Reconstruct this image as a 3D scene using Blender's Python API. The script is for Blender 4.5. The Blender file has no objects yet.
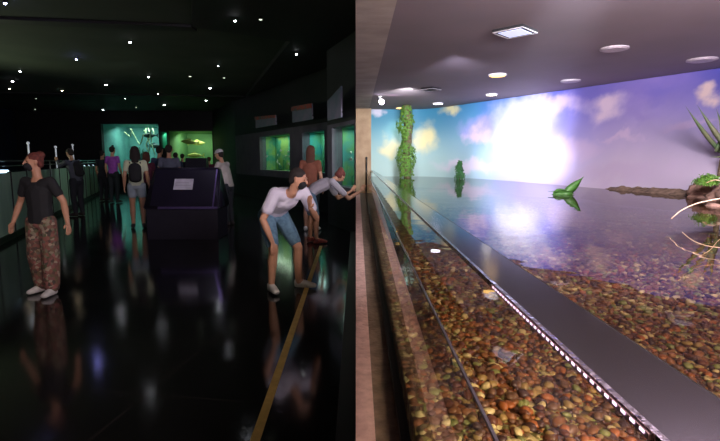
import bpy, bmesh, math, random
import numpy as np
from mathutils import Vector, Matrix, Euler, noise

random.seed(7)
PI = math.pi
SC = bpy.context.scene
COL = SC.collection
# ------------------------------------------------------------------ camera
FPX = 480.0; CZ = 1.5; HOR = 160.0; VPX = 356.0
cd = bpy.data.cameras.new('camera'); cam = bpy.data.objects.new('camera', cd); COL.objects.link(cam)
cd.sensor_fit = 'HORIZONTAL'; cd.sensor_width = 36; cd.lens = 36*FPX/720
PITCH = math.atan((220.5-HOR)/FPX); YAW = math.atan((360-VPX)/FPX)
cam.location = (0, 0, CZ); cam.rotation_euler = (PI/2-PITCH, 0, -YAW)
cd.clip_start = 0.02; cd.clip_end = 200
SC.camera = cam
SC.view_settings.view_transform = 'Standard'; SC.view_settings.look = 'None'
SC.view_settings.gamma = 1; SC.view_settings.use_curve_mapping = False
SC.view_settings.exposure = 0.0
SC.cycles.use_denoising = True
SC.cycles.max_bounces = 8; SC.cycles.transparent_max_bounces = 12
SC.cycles.sample_clamp_indirect = 4.0
SC.cycles.caustics_reflective = False; SC.cycles.caustics_refractive = False
w = bpy.data.worlds.new('world'); SC.world = w; w.use_nodes = True
w.node_tree.nodes['Background'].inputs[0].default_value = (0.35, 0.45, 0.5, 1)
w.node_tree.nodes['Background'].inputs[1].default_value = 0.02

RM = cam.rotation_euler.to_matrix()
def ray(px, py): return RM @ Vector(((px-360)/FPX, (220.5-py)/FPX, -1))
def PY(px, py, Y):
    d = ray(px, py); return Vector((0, 0, CZ)) + d*(Y/d.y)
def PZ(px, py, z):
    d = ray(px, py); return Vector((0, 0, CZ)) + d*((z-CZ)/d.z)
def proj(p):
    v = RM.transposed() @ (Vector(p)-Vector((0, 0, CZ)))
    if v.z > -0.05: return None
    return (360+FPX*v.x/-v.z, 220.5-FPX*v.y/-v.z, -v.z)

# ------------------------------------------------------------------ lights
def lamp(kind, loc, energy, color, size=0.1, target=None, angle=None, blend=1.0, sy=None, spread=None):
    ld = bpy.data.lights.new(kind.lower()+'_light', kind); ld.energy = energy; ld.color = color
    if kind == 'AREA':
        ld.size = size
        if sy: ld.shape = 'RECTANGLE'; ld.size_y = sy
        if spread: ld.spread = spread
    else: ld.shadow_soft_size = size
    if kind == 'SPOT': ld.spot_size = angle or 1.5; ld.spot_blend = blend
    o = bpy.data.objects.new(ld.name, ld); COL.objects.link(o); o.location = loc
    if target is not None:
        o.rotation_euler = (Vector(target)-Vector(loc)).to_track_quat('-Z', 'Y').to_euler()
    return o
# mural wash and pool lights, mostly added lamps without fittings, partly out of frame
GLOW = PY(519, 128, 7.35)
lamp('SPOT', (0.75, 0.6, 2.4), 4800, (0.82, 0.88, 1.0), 0.05, PY(521, 115, 7.35), math.radians(14.5), 1.0)
lamp('SPOT', (1.05, 0.6, 2.4), 8000, (0.88, 0.88, 1.0), 0.05, PY(521, 162, 7.35), math.radians(12.5), 1.0)
lamp('AREA', (1.6, 1.6, 2.46), 250, (0.96, 0.88, 1.0), 0.8, (3.2, 6.6, 1.9))  # added wash lamp, brightens the mural broadly
lamp('SPOT', (0.9, 4.6, 2.40), 230, (0.78, 0.76, 1.0), 0.05, (1.9, 8.0, 1.0), 1.45)
lamp('SPOT', (0.7, 6.8, 2.40), 190, (0.95, 0.98, 1.0), 0.08, (0.9, 9.6, 1.85), 1.6)
lamp('AREA', (1.1, -0.5, 2.46), 95, (1.0, 0.78, 0.60), 0.4, (0.7, 1.3, 1.0))
lamp('AREA', (1.6, -2.1, 1.7), 260, (1.0, 0.82, 0.88), 0.9, (0.6, 3.5, 2.5))  # added fill lamp behind the camera, brightens ceiling and beam underside
lamp('SPOT', (0.44, 7.75, 2.42), 9, (0.95, 0.6, 0.95), 0.03, (1.5, 7.1, 2.5), 1.5)
# hall: weak general light as from the ceiling spots, plus an added basin uplight
lamp('SPOT', (-1.2, 1.2, 3.9), 78, (1.0, 0.88, 0.80), 0.3, (-0.9, 5.6, 0.4), 1.5)
lamp('SPOT', (-3.6, 3.4, 3.9), 20, (1.0, 0.9, 0.85), 0.3, (-3.9, 5.6, 0.4), 1.6)
lamp('SPOT', (-3.2, 8.5, 3.9), 60, (0.8, 0.75, 1.0), 0.3, (-3.0, 12, 0.6), 2.0)
lamp('SPOT', (-5.5, 13, 3.9), 190, (0.75, 0.9, 0.8), 0.3, (-10, 16.5, 0.7), 1.5)
lamp('SPOT', (-0.8, 8.0, 3.9), 32, (0.85, 0.75, 1.0), 0.2, (-1.2, 11, 1.6), 1.6)
lamp('SPOT', (-11, 12.5, 1.45), 260, (0.72, 0.85, 0.55), 0.1, (-7.5, 11, 4.1), 2.7)  # added unseen uplight over the basin, brightens the hall ceiling

# ------------------------------------------------------------------ materials
def nodes(name):
    m = bpy.data.materials.new(name); m.use_nodes = True
    nt = m.node_tree; return m, nt, nt.nodes['Principled BSDF']
def ramp(nt, stops, fac):
    r = nt.nodes.new('ShaderNodeValToRGB'); e = r.color_ramp.elements
    while len(e) < len(stops): e.new(0.5)
    for k, (p, c) in enumerate(stops): e[k].position = p; e[k].color = (*c, 1)
    nt.links.new(fac, r.inputs[0]); return r.outputs[0]
def mat(name, c, rough=0.6, c2=None, scale=8, metal=0, bump=0, bscale=None, coords='Object', emit=0, stretch=(1, 1, 1), spec=0.5, lo=0.35, hi=0.65, sheen=0):
    m, nt, b = nodes(name)
    b.inputs['Roughness'].default_value = rough; b.inputs['Metallic'].default_value = metal
    b.inputs['Specular IOR Level'].default_value = spec
    tc = nt.nodes.new('ShaderNodeTexCoord'); mp = nt.nodes.new('ShaderNodeMapping'); mp.inputs['Scale'].default_value = stretch
    nt.links.new(tc.outputs[coords], mp.inputs[0])
    n = nt.nodes.new('ShaderNodeTexNoise'); n.inputs['Scale'].default_value = scale; n.inputs['Detail'].default_value = 5
    nt.links.new(mp.outputs[0], n.inputs['Vector'])
    c2 = c2 or tuple(x*0.8 for x in c)
    out = ramp(nt, [(lo, c), (hi, c2)], n.outputs['Fac'])
    nt.links.new(out, b.inputs['Base Color'])
    if bump:
        bn = nt.nodes.new('ShaderNodeBump'); bn.inputs['Strength'].default_value = bump; bn.inputs['Distance'].default_value = 0.01
        n2 = nt.nodes.new('ShaderNodeTexNoise'); n2.inputs['Scale'].default_value = bscale or scale*4
        nt.links.new(mp.outputs[0], n2.inputs['Vector'])
        nt.links.new(n2.outputs['Fac'], bn.inputs['Height']); nt.links.new(bn.outputs[0], b.inputs['Normal'])
    if emit:
        nt.links.new(out, b.inputs['Emission Color']); b.inputs['Emission Strength'].default_value = emit
    return m
def clear_mat(name, tint, rough, ior, bump=0, bscale=3, stretch=(1, 1, 1), murk=None):
    m = bpy.data.materials.new(name); m.use_nodes = True; nt = m.node_tree; nt.nodes.clear()
    o = nt.nodes.new('ShaderNodeOutputMaterial'); mx = nt.nodes.new('ShaderNodeMixShader')
    t = nt.nodes.new('ShaderNodeBsdfTransparent'); g = nt.nodes.new('ShaderNodeBsdfGlossy'); f = nt.nodes.new('ShaderNodeFresnel')
    t.inputs[0].default_value = (*tint, 1); g.inputs['Roughness'].default_value = rough; f.inputs[0].default_value = ior
    ge = nt.nodes.new('ShaderNodeNewGeometry'); bf = nt.nodes.new('ShaderNodeMath'); bf.operation = 'SUBTRACT'; bf.inputs[0].default_value = 1; nt.links.new(ge.outputs['Backfacing'], bf.inputs[1])
    mu = nt.nodes.new('ShaderNodeMath'); mu.operation = 'MULTIPLY'; nt.links.new(f.outputs[0], mu.inputs[0]); nt.links.new(bf.outputs[0], mu.inputs[1])
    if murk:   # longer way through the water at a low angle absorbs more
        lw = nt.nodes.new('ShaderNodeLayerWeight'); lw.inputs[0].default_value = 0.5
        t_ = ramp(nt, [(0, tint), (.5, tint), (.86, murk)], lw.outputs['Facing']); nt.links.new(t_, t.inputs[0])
    nt.links.new(mu.outputs[0], mx.inputs[0]); nt.links.new(t.outputs[0], mx.inputs[1]); nt.links.new(g.outputs[0], mx.inputs[2])
    nt.links.new(mx.outputs[0], o.inputs[0])
    if bump:
        tc = nt.nodes.new('ShaderNodeTexCoord'); mp = nt.nodes.new('ShaderNodeMapping'); mp.inputs['Scale'].default_value = stretch
        n = nt.nodes.new('ShaderNodeTexNoise'); n.inputs['Scale'].default_value = bscale; bn = nt.nodes.new('ShaderNodeBump')
        bn.inputs['Strength'].default_value = bump; bn.inputs['Distance'].default_value = 0.01
        nt.links.new(tc.outputs['Object'], mp.inputs[0]); nt.links.new(mp.outputs[0], n.inputs['Vector'])
        nt.links.new(n.outputs['Fac'], bn.inputs['Height'])
        nt.links.new(bn.outputs[0], g.inputs['Normal']); nt.links.new(bn.outputs[0], f.inputs['Normal'])
    return m
M = {}
M['concrete'] = mat('concrete', (0.44, 0.38, 0.34), 0.85, (0.33, 0.28, 0.25), 3, bump=0.3, bscale=30, stretch=(1, 1.6, 1))
M['column'] = mat('column_concrete', (0.50, 0.36, 0.23), 0.85, (0.38, 0.26, 0.16), 5, bump=0.3, bscale=30)
M['ledge'] = mat('pink_concrete', (0.78, 0.52, 0.48), 0.8, (0.60, 0.38, 0.35), 26, bump=0.5, bscale=60)  # pink light on the outer strip is put into the colour
M['ledge_brown'] = mat('brown_stone', (0.13, 0.09, 0.07), 0.6, (0.22, 0.16, 0.12), 22, bump=0.4, bscale=60)  # inner strip of the ledge, its shade put into the colour
M['black'] = mat('black_rubber', (0.01, 0.01, 0.012), 0.5)
M['pool_ceiling'] = mat('pool_ceiling_paint', (0.22, 0.175, 0.20), 0.75, (0.19, 0.155, 0.175), 1.2)
M['hall_ceiling'] = mat('hall_ceiling_paint', (0.055, 0.065, 0.05), 0.85, (0.04, 0.05, 0.04), 0.9)
M['dark_paint'] = mat('dark_paint', (0.018, 0.018, 0.02), 0.7)
M['wall_dark'] = mat('dark_wall', (0.014, 0.014, 0.017), 0.6, (0.010, 0.010, 0.013), 2)
M['band'] = mat('window_wall_grey', (0.13, 0.12, 0.15), 0.7, (0.10, 0.095, 0.12), 3)
M['bar'] = mat('dark_steel', (0.10, 0.095, 0.105), 0.13, (0.085, 0.08, 0.09), 2, metal=0.85)
M['chrome'] = mat('polished_steel', (0.75, 0.72, 0.75), 0.15, metal=1, bump=0.25, bscale=90)
M['steel'] = mat('brushed_steel', (0.5, 0.5, 0.52), 0.3, metal=1)
M['glass'] = clear_mat('clear_glass', (0.95, 0.97, 0.95), 0.01, 1.3)
M['tank_glass'] = clear_mat('tank_glass', (0.9, 0.97, 0.95), 0.02, 1.35)
M['green_glass'] = mat('green_frosted_glass', (0.42, 0.60, 0.46), 0.4, (0.30, 0.48, 0.37), 3, stretch=(1, 1, 0.3))
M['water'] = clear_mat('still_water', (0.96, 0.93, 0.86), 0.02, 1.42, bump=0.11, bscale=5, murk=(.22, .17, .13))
M['white'] = mat('white_plastic', (0.7, 0.68, 0.7), 0.5)
M['grille'] = mat('speaker_grille', (0.55, 0.48, 0.52), 0.6, (0.45, 0.4, 0.44), 60)
M['tape'] = mat('yellow_tape', (0.72, 0.50, 0.13), 0.6, (0.58, 0.38, 0.09), 12)
M['paper'] = mat('white_paper', (0.5, 0.48, 0.56), 0.7)
M['kiosk'] = mat('dark_laminate', (0.02, 0.018, 0.03), 0.35)
M['screen'] = mat('dark_purple_panel', (0.016, 0.012, 0.026), 0.35, (0.010, 0.008, 0.018), 3)
M['leaf'] = mat('leaf_green', (0.16, 0.34, 0.04), 0.5, (0.06, 0.17, 0.02), 25)
M['leaf_bright'] = mat('bright_leaf_green', (0.22, 0.50, 0.06), 0.5, (0.08, 0.28, 0.03), 14)
M['blade'] = mat('dull_green_blade', (0.08, 0.15, 0.06), 0.45, (0.16, 0.16, 0.09), 5)
M['bark'] = mat('bark', (0.20, 0.15, 0.08), 0.9, (0.08, 0.06, 0.035), 20, bump=0.8)
M['twig'] = mat('pale_dry_reed', (0.65, 0.50, 0.36), 0.7, (0.4, 0.25, 0.15), 9)
M['rock'] = mat('brown_rock', (0.40, 0.24, 0.18), 0.9, (0.13, 0.07, 0.05), 14, bump=1.0, bscale=40)
M['soil'] = mat('bank_soil', (0.30, 0.20, 0.13), 0.95, (0.12, 0.08, 0.05), 18, bump=1.0, bscale=60)
def emis(name, c, s):
    m, nt, b = nodes(name); b.inputs['Base Color'].default_value = (*c, 1)
    b.inputs['Emission Color'].default_value = (*c, 1); b.inputs['Emission Strength'].default_value = s
    return m
M['lamp_warm'] = emis('lit_lamp_warm', (1, 0.58, 0.15), 3.6)
M['lamp_white'] = emis('lit_lamp_white', (0.85, 0.82, 1), 9)
M['lamp_panel'] = emis('lit_panel', (0.66, 0.72, 1), .75)
M['star_white'] = emis('ceiling_spot_white', (0.9, 0.95, 1), 40)
M['star_blue'] = emis('ceiling_spot_blue', (0.35, 0.36, 1), 180)
M['star_warm'] = emis('ceiling_spot_warm', (1, 0.8, 0.55), 30)
M['star_dim'] = emis('ceiling_spot_dim', (0.8, 0.9, 0.7), 1.5)
M['led'] = emis('led_pink_white', (1.0, 0.72, 0.95), 2.2)  # self-glowing highlight for the bar's chrome edge

# ------------------------------------------------------------------ mesh helpers
def link(name, me, m=None, parent=None):
    o = bpy.data.objects.new(name, me); COL.objects.link(o)
    if m is not None: me.materials.append(m)
    if parent is not None: o.parent = parent
    return o
def obj(name, bm, m=None, parent=None, smooth=False):
    me = bpy.data.meshes.new(name); bmesh.ops.recalc_face_normals(bm, faces=bm.faces); bm.to_mesh(me); bm.free()
    if smooth: me.polygons.foreach_set('use_smooth', [True]*len(me.polygons))
    return link(name, me, m, parent)
def tag(o, label, cat, group=None, kind=None):
    o['label'] = label; o['category'] = cat
    if group: o['group'] = group
    if kind: o['kind'] = kind
    return o
def struct(o): o['kind'] = 'structure'; return o
def empty(name, loc, rz=0):
    o = bpy.data.objects.new(name, None); COL.objects.link(o); o.location = loc; o.rotation_euler.z = rz; o.empty_display_size = 0.1
    return o
def box(bm, x0, x1, y0, y1, z0, z1, mtx=None, bev=0):
    r = bmesh.ops.create_cube(bm, size=1)
    vs = r['verts']
    for v in vs:
        v.co = Vector((x0+(v.co.x+.5)*(x1-x0), y0+(v.co.y+.5)*(y1-y0), z0+(v.co.z+.5)*(z1-z0)))
    if bev:
        es = list({e for v in vs for e in v.link_edges}); r2 = bmesh.ops.bevel(bm, geom=es, offset=bev, segments=2, affect='EDGES')
        vs = list({v for f in r2['faces'] for v in f.verts} | {v for v in vs if v.is_valid})
    if mtx is not None:
        for v in vs: v.co = mtx @ v.co
    return bm
def prism(bm, pts, z0, z1):
    a = [bm.verts.new((p[0], p[1], z0)) for p in pts]; b = [bm.verts.new((p[0], p[1], z1)) for p in pts]
    n = len(pts); bm.faces.new(a[::-1]); bm.faces.new(b)
    for i in range(n): bm.faces.new((a[i], a[(i+1) % n], b[(i+1) % n], b[i]))
    return bm
def hexa(bm, A, B):   # two quads (lists of 4 points) joined
    a = [bm.verts.new(p) for p in A]; b = [bm.verts.new(p) for p in B]
    bm.faces.new(a[::-1]); bm.faces.new(b)
    for i in range(4): bm.faces.new((a[i], a[(i+1) % 4], b[(i+1) % 4], b[i]))
    return bm
def cyl(bm, c, r, h, seg=24, r2=None):
    bmesh.ops.create_cone(bm, cap_ends=True, segments=seg, radius1=r, radius2=r if r2 is None else r2, depth=h, matrix=Matrix.Translation(c))
    return bm
def tube(bm, pts, rads, seg=8):
    pts = [Vector(p) for p in pts]; rings = []
    for i, p in enumerate(pts):
        t = (pts[min(i+1, len(pts)-1)]-pts[max(i-1, 0)]).normalized()
        u = t.cross(Vector((0.13, 0.2, 1))); 
        if u.length < 0.05: u = t.cross(Vector((1, 0, 0)))
        u.normalize(); v = t.cross(u)
        r = rads[i] if isinstance(rads, (list, tuple)) else rads
        rings.append([bm.verts.new(p+u*(r*math.cos(2*PI*k/seg))+v*(r*math.sin(2*PI*k/seg))) for k in range(seg)])
    for a, b in zip(rings, rings[1:]):
        for k in range(seg): bm.faces.new((a[k], a[(k+1) % seg], b[(k+1) % seg], b[k]))
    bm.faces.new(rings[0][::-1]); bm.faces.new(rings[-1])
    return bm
_b = bmesh.new(); bmesh.ops.create_icosphere(_b, subdivisions=2, radius=1); ICO = [v.co.copy() for v in _b.verts]; _b.free()
def hull(bm, *parts):
    vs = []
    for p in parts:
        c = Vector(p[0]); r = p[1]; R = p[2] if len(p) > 2 else None
        if not isinstance(r, (tuple, list)): r = (r, r, r)
        for i in ICO:
            q = Vector((i.x*r[0], i.y*r[1], i.z*r[2]))
            if R is not None: q = R @ q
            vs.append(bm.verts.new(c+q))
    res = bmesh.ops.convex_hull(bm, input=vs)
    junk = [g for g in res['geom_interior'] if isinstance(g, bmesh.types.BMVert)]
    bmesh.ops.delete(bm, geom=junk, context='VERTS')
    return bm
def remeshed(name, bm, voxel, m, parent=None, smooth_it=3):
    me = bpy.data.meshes.new(name); bm.to_mesh(me); bm.free()
    t = bpy.data.objects.new('tmp', me); COL.objects.link(t)
    md = t.modifiers.new('r', 'REMESH'); md.mode = 'VOXEL'; md.voxel_size = voxel
    s = t.modifiers.new('s', 'SMOOTH'); s.iterations = smooth_it; s.factor = 0.5
    dg = bpy.context.evaluated_depsgraph_get(); dg.update()
    out = bpy.data.meshes.new_from_object(t.evaluated_get(dg)); out.name = name
    bpy.data.objects.remove(t); bpy.data.meshes.remove(me)
    out.polygons.foreach_set('use_smooth', [True]*len(out.polygons))
    out.materials.clear()
    return link(name, out, m, parent)

# ------------------------------------------------------------------ room shell
# mural path in plan
c1 = PZ(438, 108, 2.5); c2 = PZ(720, 68, 2.5)
dirm = (c2-c1).normalized()
ENDY = 9.75
path = [Vector((0.2, ENDY)), Vector((1.12, ENDY))]
a0 = Vector((1.12, ENDY)); a1 = Vector((1.42, ENDY+0.02)); a2 = Vector((c1.x, c1.y))+Vector((dirm.x, dirm.y))*0.25
for k in range(1, 9):
    t = k/8; path.append(a0*(1-t)**2+a1*2*t*(1-t)+a2*t*t)
for k in range(1, 8): path.append(a2+Vector((dirm.x, dirm.y))*k*0.95)
last = path[-1]; path += [last+Vector((0.5, -1.6)), last+Vector((0.6, -4.4))]
cum = [0]
for a, b in zip(path, path[1:]): cum.append(cum[-1]+(b-a).length)
ZW = CZ-0.33
_xu = {}
def lean_at(i_cum): return float(np.interp(i_cum, [_xu['a'], _xu['b'], _xu['c']], [0, .85, 1.3]))
def mural_uv_flat(px, py):
    d = ray(px, py); best = None
    for i, (a, b) in enumerate(zip(path, path[1:])):
        e = b-a; den = d.x*e.y-d.y*e.x
        if abs(den) < 1e-9: continue
        t = (a.x*e.y-a.y*e.x)/den; s = (a.x*d.y-a.y*d.x)/den
        if t > 0 and -0.001 <= s <= 1.001 and (best is None or t < best[0]): best = (t, cum[i]+s*e.length)
    return best[1], CZ+best[0]*d.z
_xu['a'] = mural_uv_flat(494, 110)[0]; _xu['b'] = mural_uv_flat(600, 110)[0]+.5; _xu['c'] = mural_uv_flat(718, 110)[0]+.7
nrm = []
for i in range(len(path)):
    t = (path[min(i+1, len(path)-1)]-path[max(i-1, 0)]).normalized(); nrm.append(Vector((-t.y, t.x)))   # away from the pool
def lean_k(z): return max(0, min(1, 1-(z-ZW)/(2.5-ZW)))**1.6
def lp(i, z): return path[i]-nrm[i]*lean_at(cum[i])*lean_k(z)
def mural_uv(px, py):
    d = ray(px, py); z = 1.9; best = None
    for _ in range(8):
        best = None
        for i in range(len(path)-1):
            a, b = lp(i, z), lp(i+1, z); e = b-a; den = d.x*e.y-d.y*e.x
            if abs(den) < 1e-9: continue
            t = (a.x*e.y-a.y*e.x)/den; s = (a.x*d.y-a.y*d.x)/den
            if t > 0 and -0.001 <= s <= 1.001 and (best is None or t < best[0]): best = (t, cum[i]+s*(cum[i+1]-cum[i]))
        if best is None: return mural_uv_flat(px, py)
        z = CZ+best[0]*d.z
    return best[1], z
Z0M, Z1M = 0.95, 2.5
bm = bmesh.new(); uvl = bm.loops.layers.uv.new('UVMap')
rows = []
ZL_ = [Z0M, ZW]+[ZW+(Z1M-ZW)*k/32 for k in range(1, 33)]
for i, p in enumerate(path):
    f_ = [lp(i, z) for z in ZL_]; prof = [(q, z) for q, z in zip(f_, ZL_)]+[(q+nrm[i]*.1, z) for q, z in reversed(list(zip(f_, ZL_)))]
    rows.append([(bm.verts.new((q.x, q.y, z)), z) for q, z in prof])
NP = len(rows[0])
for i in range(len(path)-1):
    for k in range(NP):
        k2 = (k+1) % NP; f = bm.faces.new((rows[i][k][0], rows[i+1][k][0], rows[i+1][k2][0], rows[i][k2][0]))
        for l, (u, z) in zip(f.loops, ((cum[i], rows[i][k][1]), (cum[i+1], rows[i][k][1]), (cum[i+1], rows[i][k2][1]), (cum[i], rows[i][k2][1]))): l[uvl].uv = (u, z)
bm.faces.new([r_[0] for r_ in rows[0]][::-1]); bm.faces.new([r_[0] for r_ in rows[-1]])
mur = obj('wall_right', bm, None, smooth=False); struct(mur); mur.data.polygons.foreach_set('use_smooth', [True]*len(mur.data.polygons)); mur.data.set_sharp_from_angle(angle=math.radians(35))
# mural paint: sky with clouds, purple lighting and glow put into the colour
m, nt, b = nodes('sky_mural'); b.inputs['Roughness'].default_value = 0.55; b.inputs['Specular IOR Level'].default_value = 0.25
L = nt.links; uvn = nt.nodes.new('ShaderNodeUVMap'); 
dn = nt.nodes.new('ShaderNodeTexNoise'); dn.inputs['Scale'].default_value = 2.6; dn.inputs['Detail'].default_value = 7
L.new(uvn.outputs[0], dn.inputs['Vector'])
sub = nt.nodes.new('ShaderNodeVectorMath'); sub.operation = 'SUBTRACT'; sub.inputs[1].default_value = (.5, .5, .5); L.new(dn.outputs['Color'], sub.inputs[0])
scl = nt.nodes.new('ShaderNodeVectorMath'); scl.operation = 'SCALE'; scl.inputs['Scale'].default_value = 0.62; L.new(sub.outputs[0], scl.inputs[0])
add = nt.nodes.new('ShaderNodeVectorMath'); L.new(uvn.outputs[0], add.inputs[0]); L.new(scl.outputs[0], add.inputs[1])
sep = nt.nodes.new('ShaderNodeSeparateXYZ'); L.new(add.outputs[0], sep.inputs[0])
sepz = nt.nodes.new('ShaderNodeSeparateXYZ'); L.new(uvn.outputs[0], sepz.inputs[0])
def mr(src, a, b_, c, d):
    n = nt.nodes.new('ShaderNodeMapRange'); n.inputs[1].default_value = a; n.inputs[2].default_value = b_; n.inputs[3].default_value = c; n.inputs[4].default_value = d
    n.interpolation_type = 'SMOOTHSTEP'; L.new(src, n.inputs[0]); return n.outputs[0]
def mix(f, a, b_):
    n = nt.nodes.new('ShaderNodeMix'); n.data_type = 'RGBA'
    if isinstance(f, float): n.inputs[0].default_value = f
    else: L.new(f, n.inputs[0])
    for s, v in ((6, a), (7, b_)):
        if isinstance(v, tuple): n.inputs[s].default_value = (*v, 1)
        else: L.new(v, n.inputs[s])
    return n.outputs[2]
UTOT = cum[-1]
ua = mural_uv(425, 130)[0]; ub = mural_uv(480, 130)[0]; uc = mural_uv(600, 130)[0]; ud = mural_uv(710, 130)[0]
vb = mr(sepz.outputs[1], 1.25, 2.5, 0, 1)
top = ramp(nt, [(0, (0.06, 0.30, 0.46)), (ua/UTOT, (0.07, 0.26, 0.50)), (ub/UTOT, (0.11, 0.14, 0.62)), (uc/UTOT, (0.30, 0.24, 0.66)), (ud/UTOT, (0.08, 0.09, 0.44))], mr(sep.outputs[0], 0, UTOT, 0, 1))
bot = ramp(nt, [(0, (0.42, 0.62, 0.60)), (ua/UTOT, (0.40, 0.58, 0.66)), (ub/UTOT, (0.48, 0.44, 0.82)), (uc/UTOT, (0.72, 0.62, 0.77)), (ud/UTOT, (0.60, 0.52, 0.64))], mr(sep.outputs[0], 0, UTOT, 0, 1))
colr = mix(vb, bot, top)
def blob(px, py, wpx, hpx, c, s=1.0):
    global colr
    u, z = mural_uv(px, py); du = abs(mural_uv(px+wpx, py)[0]-mural_uv(px-wpx, py)[0])/2; dz = abs(mural_uv(px, py-hpx)[1]-mural_uv(px, py+hpx)[1])/2
    n = nt.nodes.new('ShaderNodeVectorMath'); n.operation = 'SUBTRACT'; n.inputs[1].default_value = (u, z, 0); L.new(add.outputs[0], n.inputs[0])
    n2 = nt.nodes.new('ShaderNodeVectorMath'); n2.operation = 'MULTIPLY'; n2.inputs[1].default_value = (1/du, 1/dz, 0); L.new(n.outputs[0], n2.inputs[0])
    n3 = nt.nodes.new('ShaderNodeVectorMath'); n3.operation = 'LENGTH'; L.new(n2.outputs[0], n3.inputs[0])
    f = mr(n3.outputs['Value'], 0.25, 1.15, s, 0); colr = mix(f, colr, c)
YEL = (0.80, 0.74, 0.42); PNK = (0.80, 0.62, 0.80); WHT = (0.82, 0.78, 0.92)
blob(427, 138, 14, 18, YEL, 0.9); blob(450, 110, 13, 8, YEL, 0.9); blob(390, 148, 14, 10, YEL, 0.75); blob(378, 115, 6, 7, WHT, 0.8)
blob(480, 128, 22, 14, (0.42, 0.36, 0.80), 0.8); blob(476, 135, 14, 10, PNK, 0.8); blob(466, 168, 36, 8, PNK, 0.6)
blob(520, 125, 34, 40, WHT, 0.9); blob(560, 105, 26, 14, PNK, 0.7); blob(604, 108, 26, 16, (0.85, 0.70, 0.85), 0.95); blob(575, 150, 30, 14, PNK, 0.5)  # pale patches carry the bright glow in the paint
blob(625, 134, 28, 5, (0.75, 0.6, 0.8), 0.7); blob(620, 175, 60, 14, (0.62, 0.50, 0.70), 0.6)
blob(703, 97, 15, 12, (0.78, 0.62, 0.58), 0.95); blob(690, 125, 26, 5, (0.55, 0.42, 0.62), 0.6); blob(655, 92, 22, 12, (0.20, 0.18, 0.62), 0.6)
blob(640, 115, 22, 8, (0.34, 0.28, 0.66), 0.5)
# faint painted shoreline on the mural

L.new(colr, b.inputs['Base Color']); mur.data.materials.append(m)

# pool bay ceiling
bm = bmesh.new()
cp = [(0.26, -2.4), (0.26, ENDY+0.1)]+[(p+n_*0.12)[:] for p, n_ in zip(path[1:], nrm[1:])]+[(path[-1].x+0.1, -2.4)]
prism(bm, cp, 2.505, 2.62); pc = obj('ceiling', bm, M['pool_ceiling']); struct(pc)
# concrete beam between pool bay and hall + column at its end
bm = bmesh.new(); hexa(bm, [(-.001, -2.4, 2.5), (0.26, -2.4, 2.5), (0.26, 9.6, 2.5), (-.001, 9.6, 2.5)], [(-.001, -2.4, 4.12), (0.26, -2.4, 4.12), (0.26, 9.6, 4.12), (-.001, 9.6, 4.12)])
bmesh.ops.bisect_plane(bm, geom=bm.verts[:]+bm.edges[:]+bm.faces[:], plane_co=(0, 4, 0), plane_no=(0, 1, 0))
struct(obj('trim_1', bm, M['concrete']))
bm = bmesh.new(); box(bm, -.001, 0.30, 9.6, 9.9, 0, 4.12); struct(obj('wall_column', bm, M['column']))
# parapet below the pool glass
gx = lambda Y: 0.1026+0.0104*Y
bm = bmesh.new()
def strip(bm, xa, xb, z0, z1, y0=-2.4, y1=9.6):
    hexa(bm, [(xa(y0), y0, z0), (xb(y0), y0, z0), (xb(y1), y1, z0), (xa(y1), y1, z0)], [(xa(y0), y0, z1), (xb(y0), y0, z1), (xb(y1), y1, z1), (xa(y1), y1, z1)])
ZL = CZ-0.63
strip(bm, lambda y: -0.001, lambda y: 0.040+.004*y, 0, ZL); struct(obj('trim_2', bm, M['ledge']))
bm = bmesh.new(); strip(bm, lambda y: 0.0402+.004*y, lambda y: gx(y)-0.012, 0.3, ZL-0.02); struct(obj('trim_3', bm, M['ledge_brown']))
bm = bmesh.new(); strip(bm, lambda y: gx(y)-0.0118, lambda y: gx(y)+0.016, 0.3, ZL+0.004); struct(obj('trim_4', bm, M['black']))
bm = bmesh.new(); strip(bm, lambda y: -0.108, lambda y: -0.0012, 0, 0.07); struct(obj('baseboard_right', bm, M['black']))
# floor
m, nt, b = nodes('black_floor_tiles'); b.inputs['Roughness'].default_value = 0.13; b.inputs['Specular IOR Level'].default_value = 0.62
tc = nt.nodes.new('ShaderNodeTexCoord'); mp = nt.nodes.new('ShaderNodeMapping'); mp.inputs['Rotation'].default_value = (0, 0, math.radians(9))
br = nt.nodes.new('ShaderNodeTexBrick'); br.offset = 0; br.inputs['Scale'].default_value = 1; br.inputs['Brick Width'].default_value = 0.9; br.inputs['Row Height'].default_value = 0.9
br.inputs['Mortar Size'].default_value = 0.004; br.inputs['Color1'].default_value = (0.006, 0.006, 0.007, 1); br.inputs['Color2'].default_value = (0.009, 0.008, 0.009, 1); br.inputs['Mortar'].default_value = (0.03, 0.025, 0.025, 1)
nt.links.new(tc.outputs['Object'], mp.inputs[0]); nt.links.new(mp.outputs[0], br.inputs['Vector']); nt.links.new(br.outputs['Color'], b.inputs['Base Color'])
nz = nt.nodes.new('ShaderNodeTexNoise'); nz.inputs['Scale'].default_value = 1.5; nt.links.new(tc.outputs['Object'], nz.inputs['Vector'])
rr = nt.nodes.new('ShaderNodeMapRange'); rr.inputs[3].default_value = 0.06; rr.inputs[4].default_value = 0.16; nt.links.new(nz.outputs['Fac'], rr.inputs[0]); nt.links.new(rr.outputs[0], b.inputs['Roughness'])
bm = bmesh.new(); box(bm, -22, 0.04, -2.4, 33, -0.1, 0); fl = obj('floor', bm, m); struct(fl)
# hall ceiling
HZ = 4.1
bm = bmesh.new(); box(bm, -22, 0.0, -2.4, 33, HZ, HZ+0.1); struct(obj('ceiling_hall', bm, M['hall_ceiling']))
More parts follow.
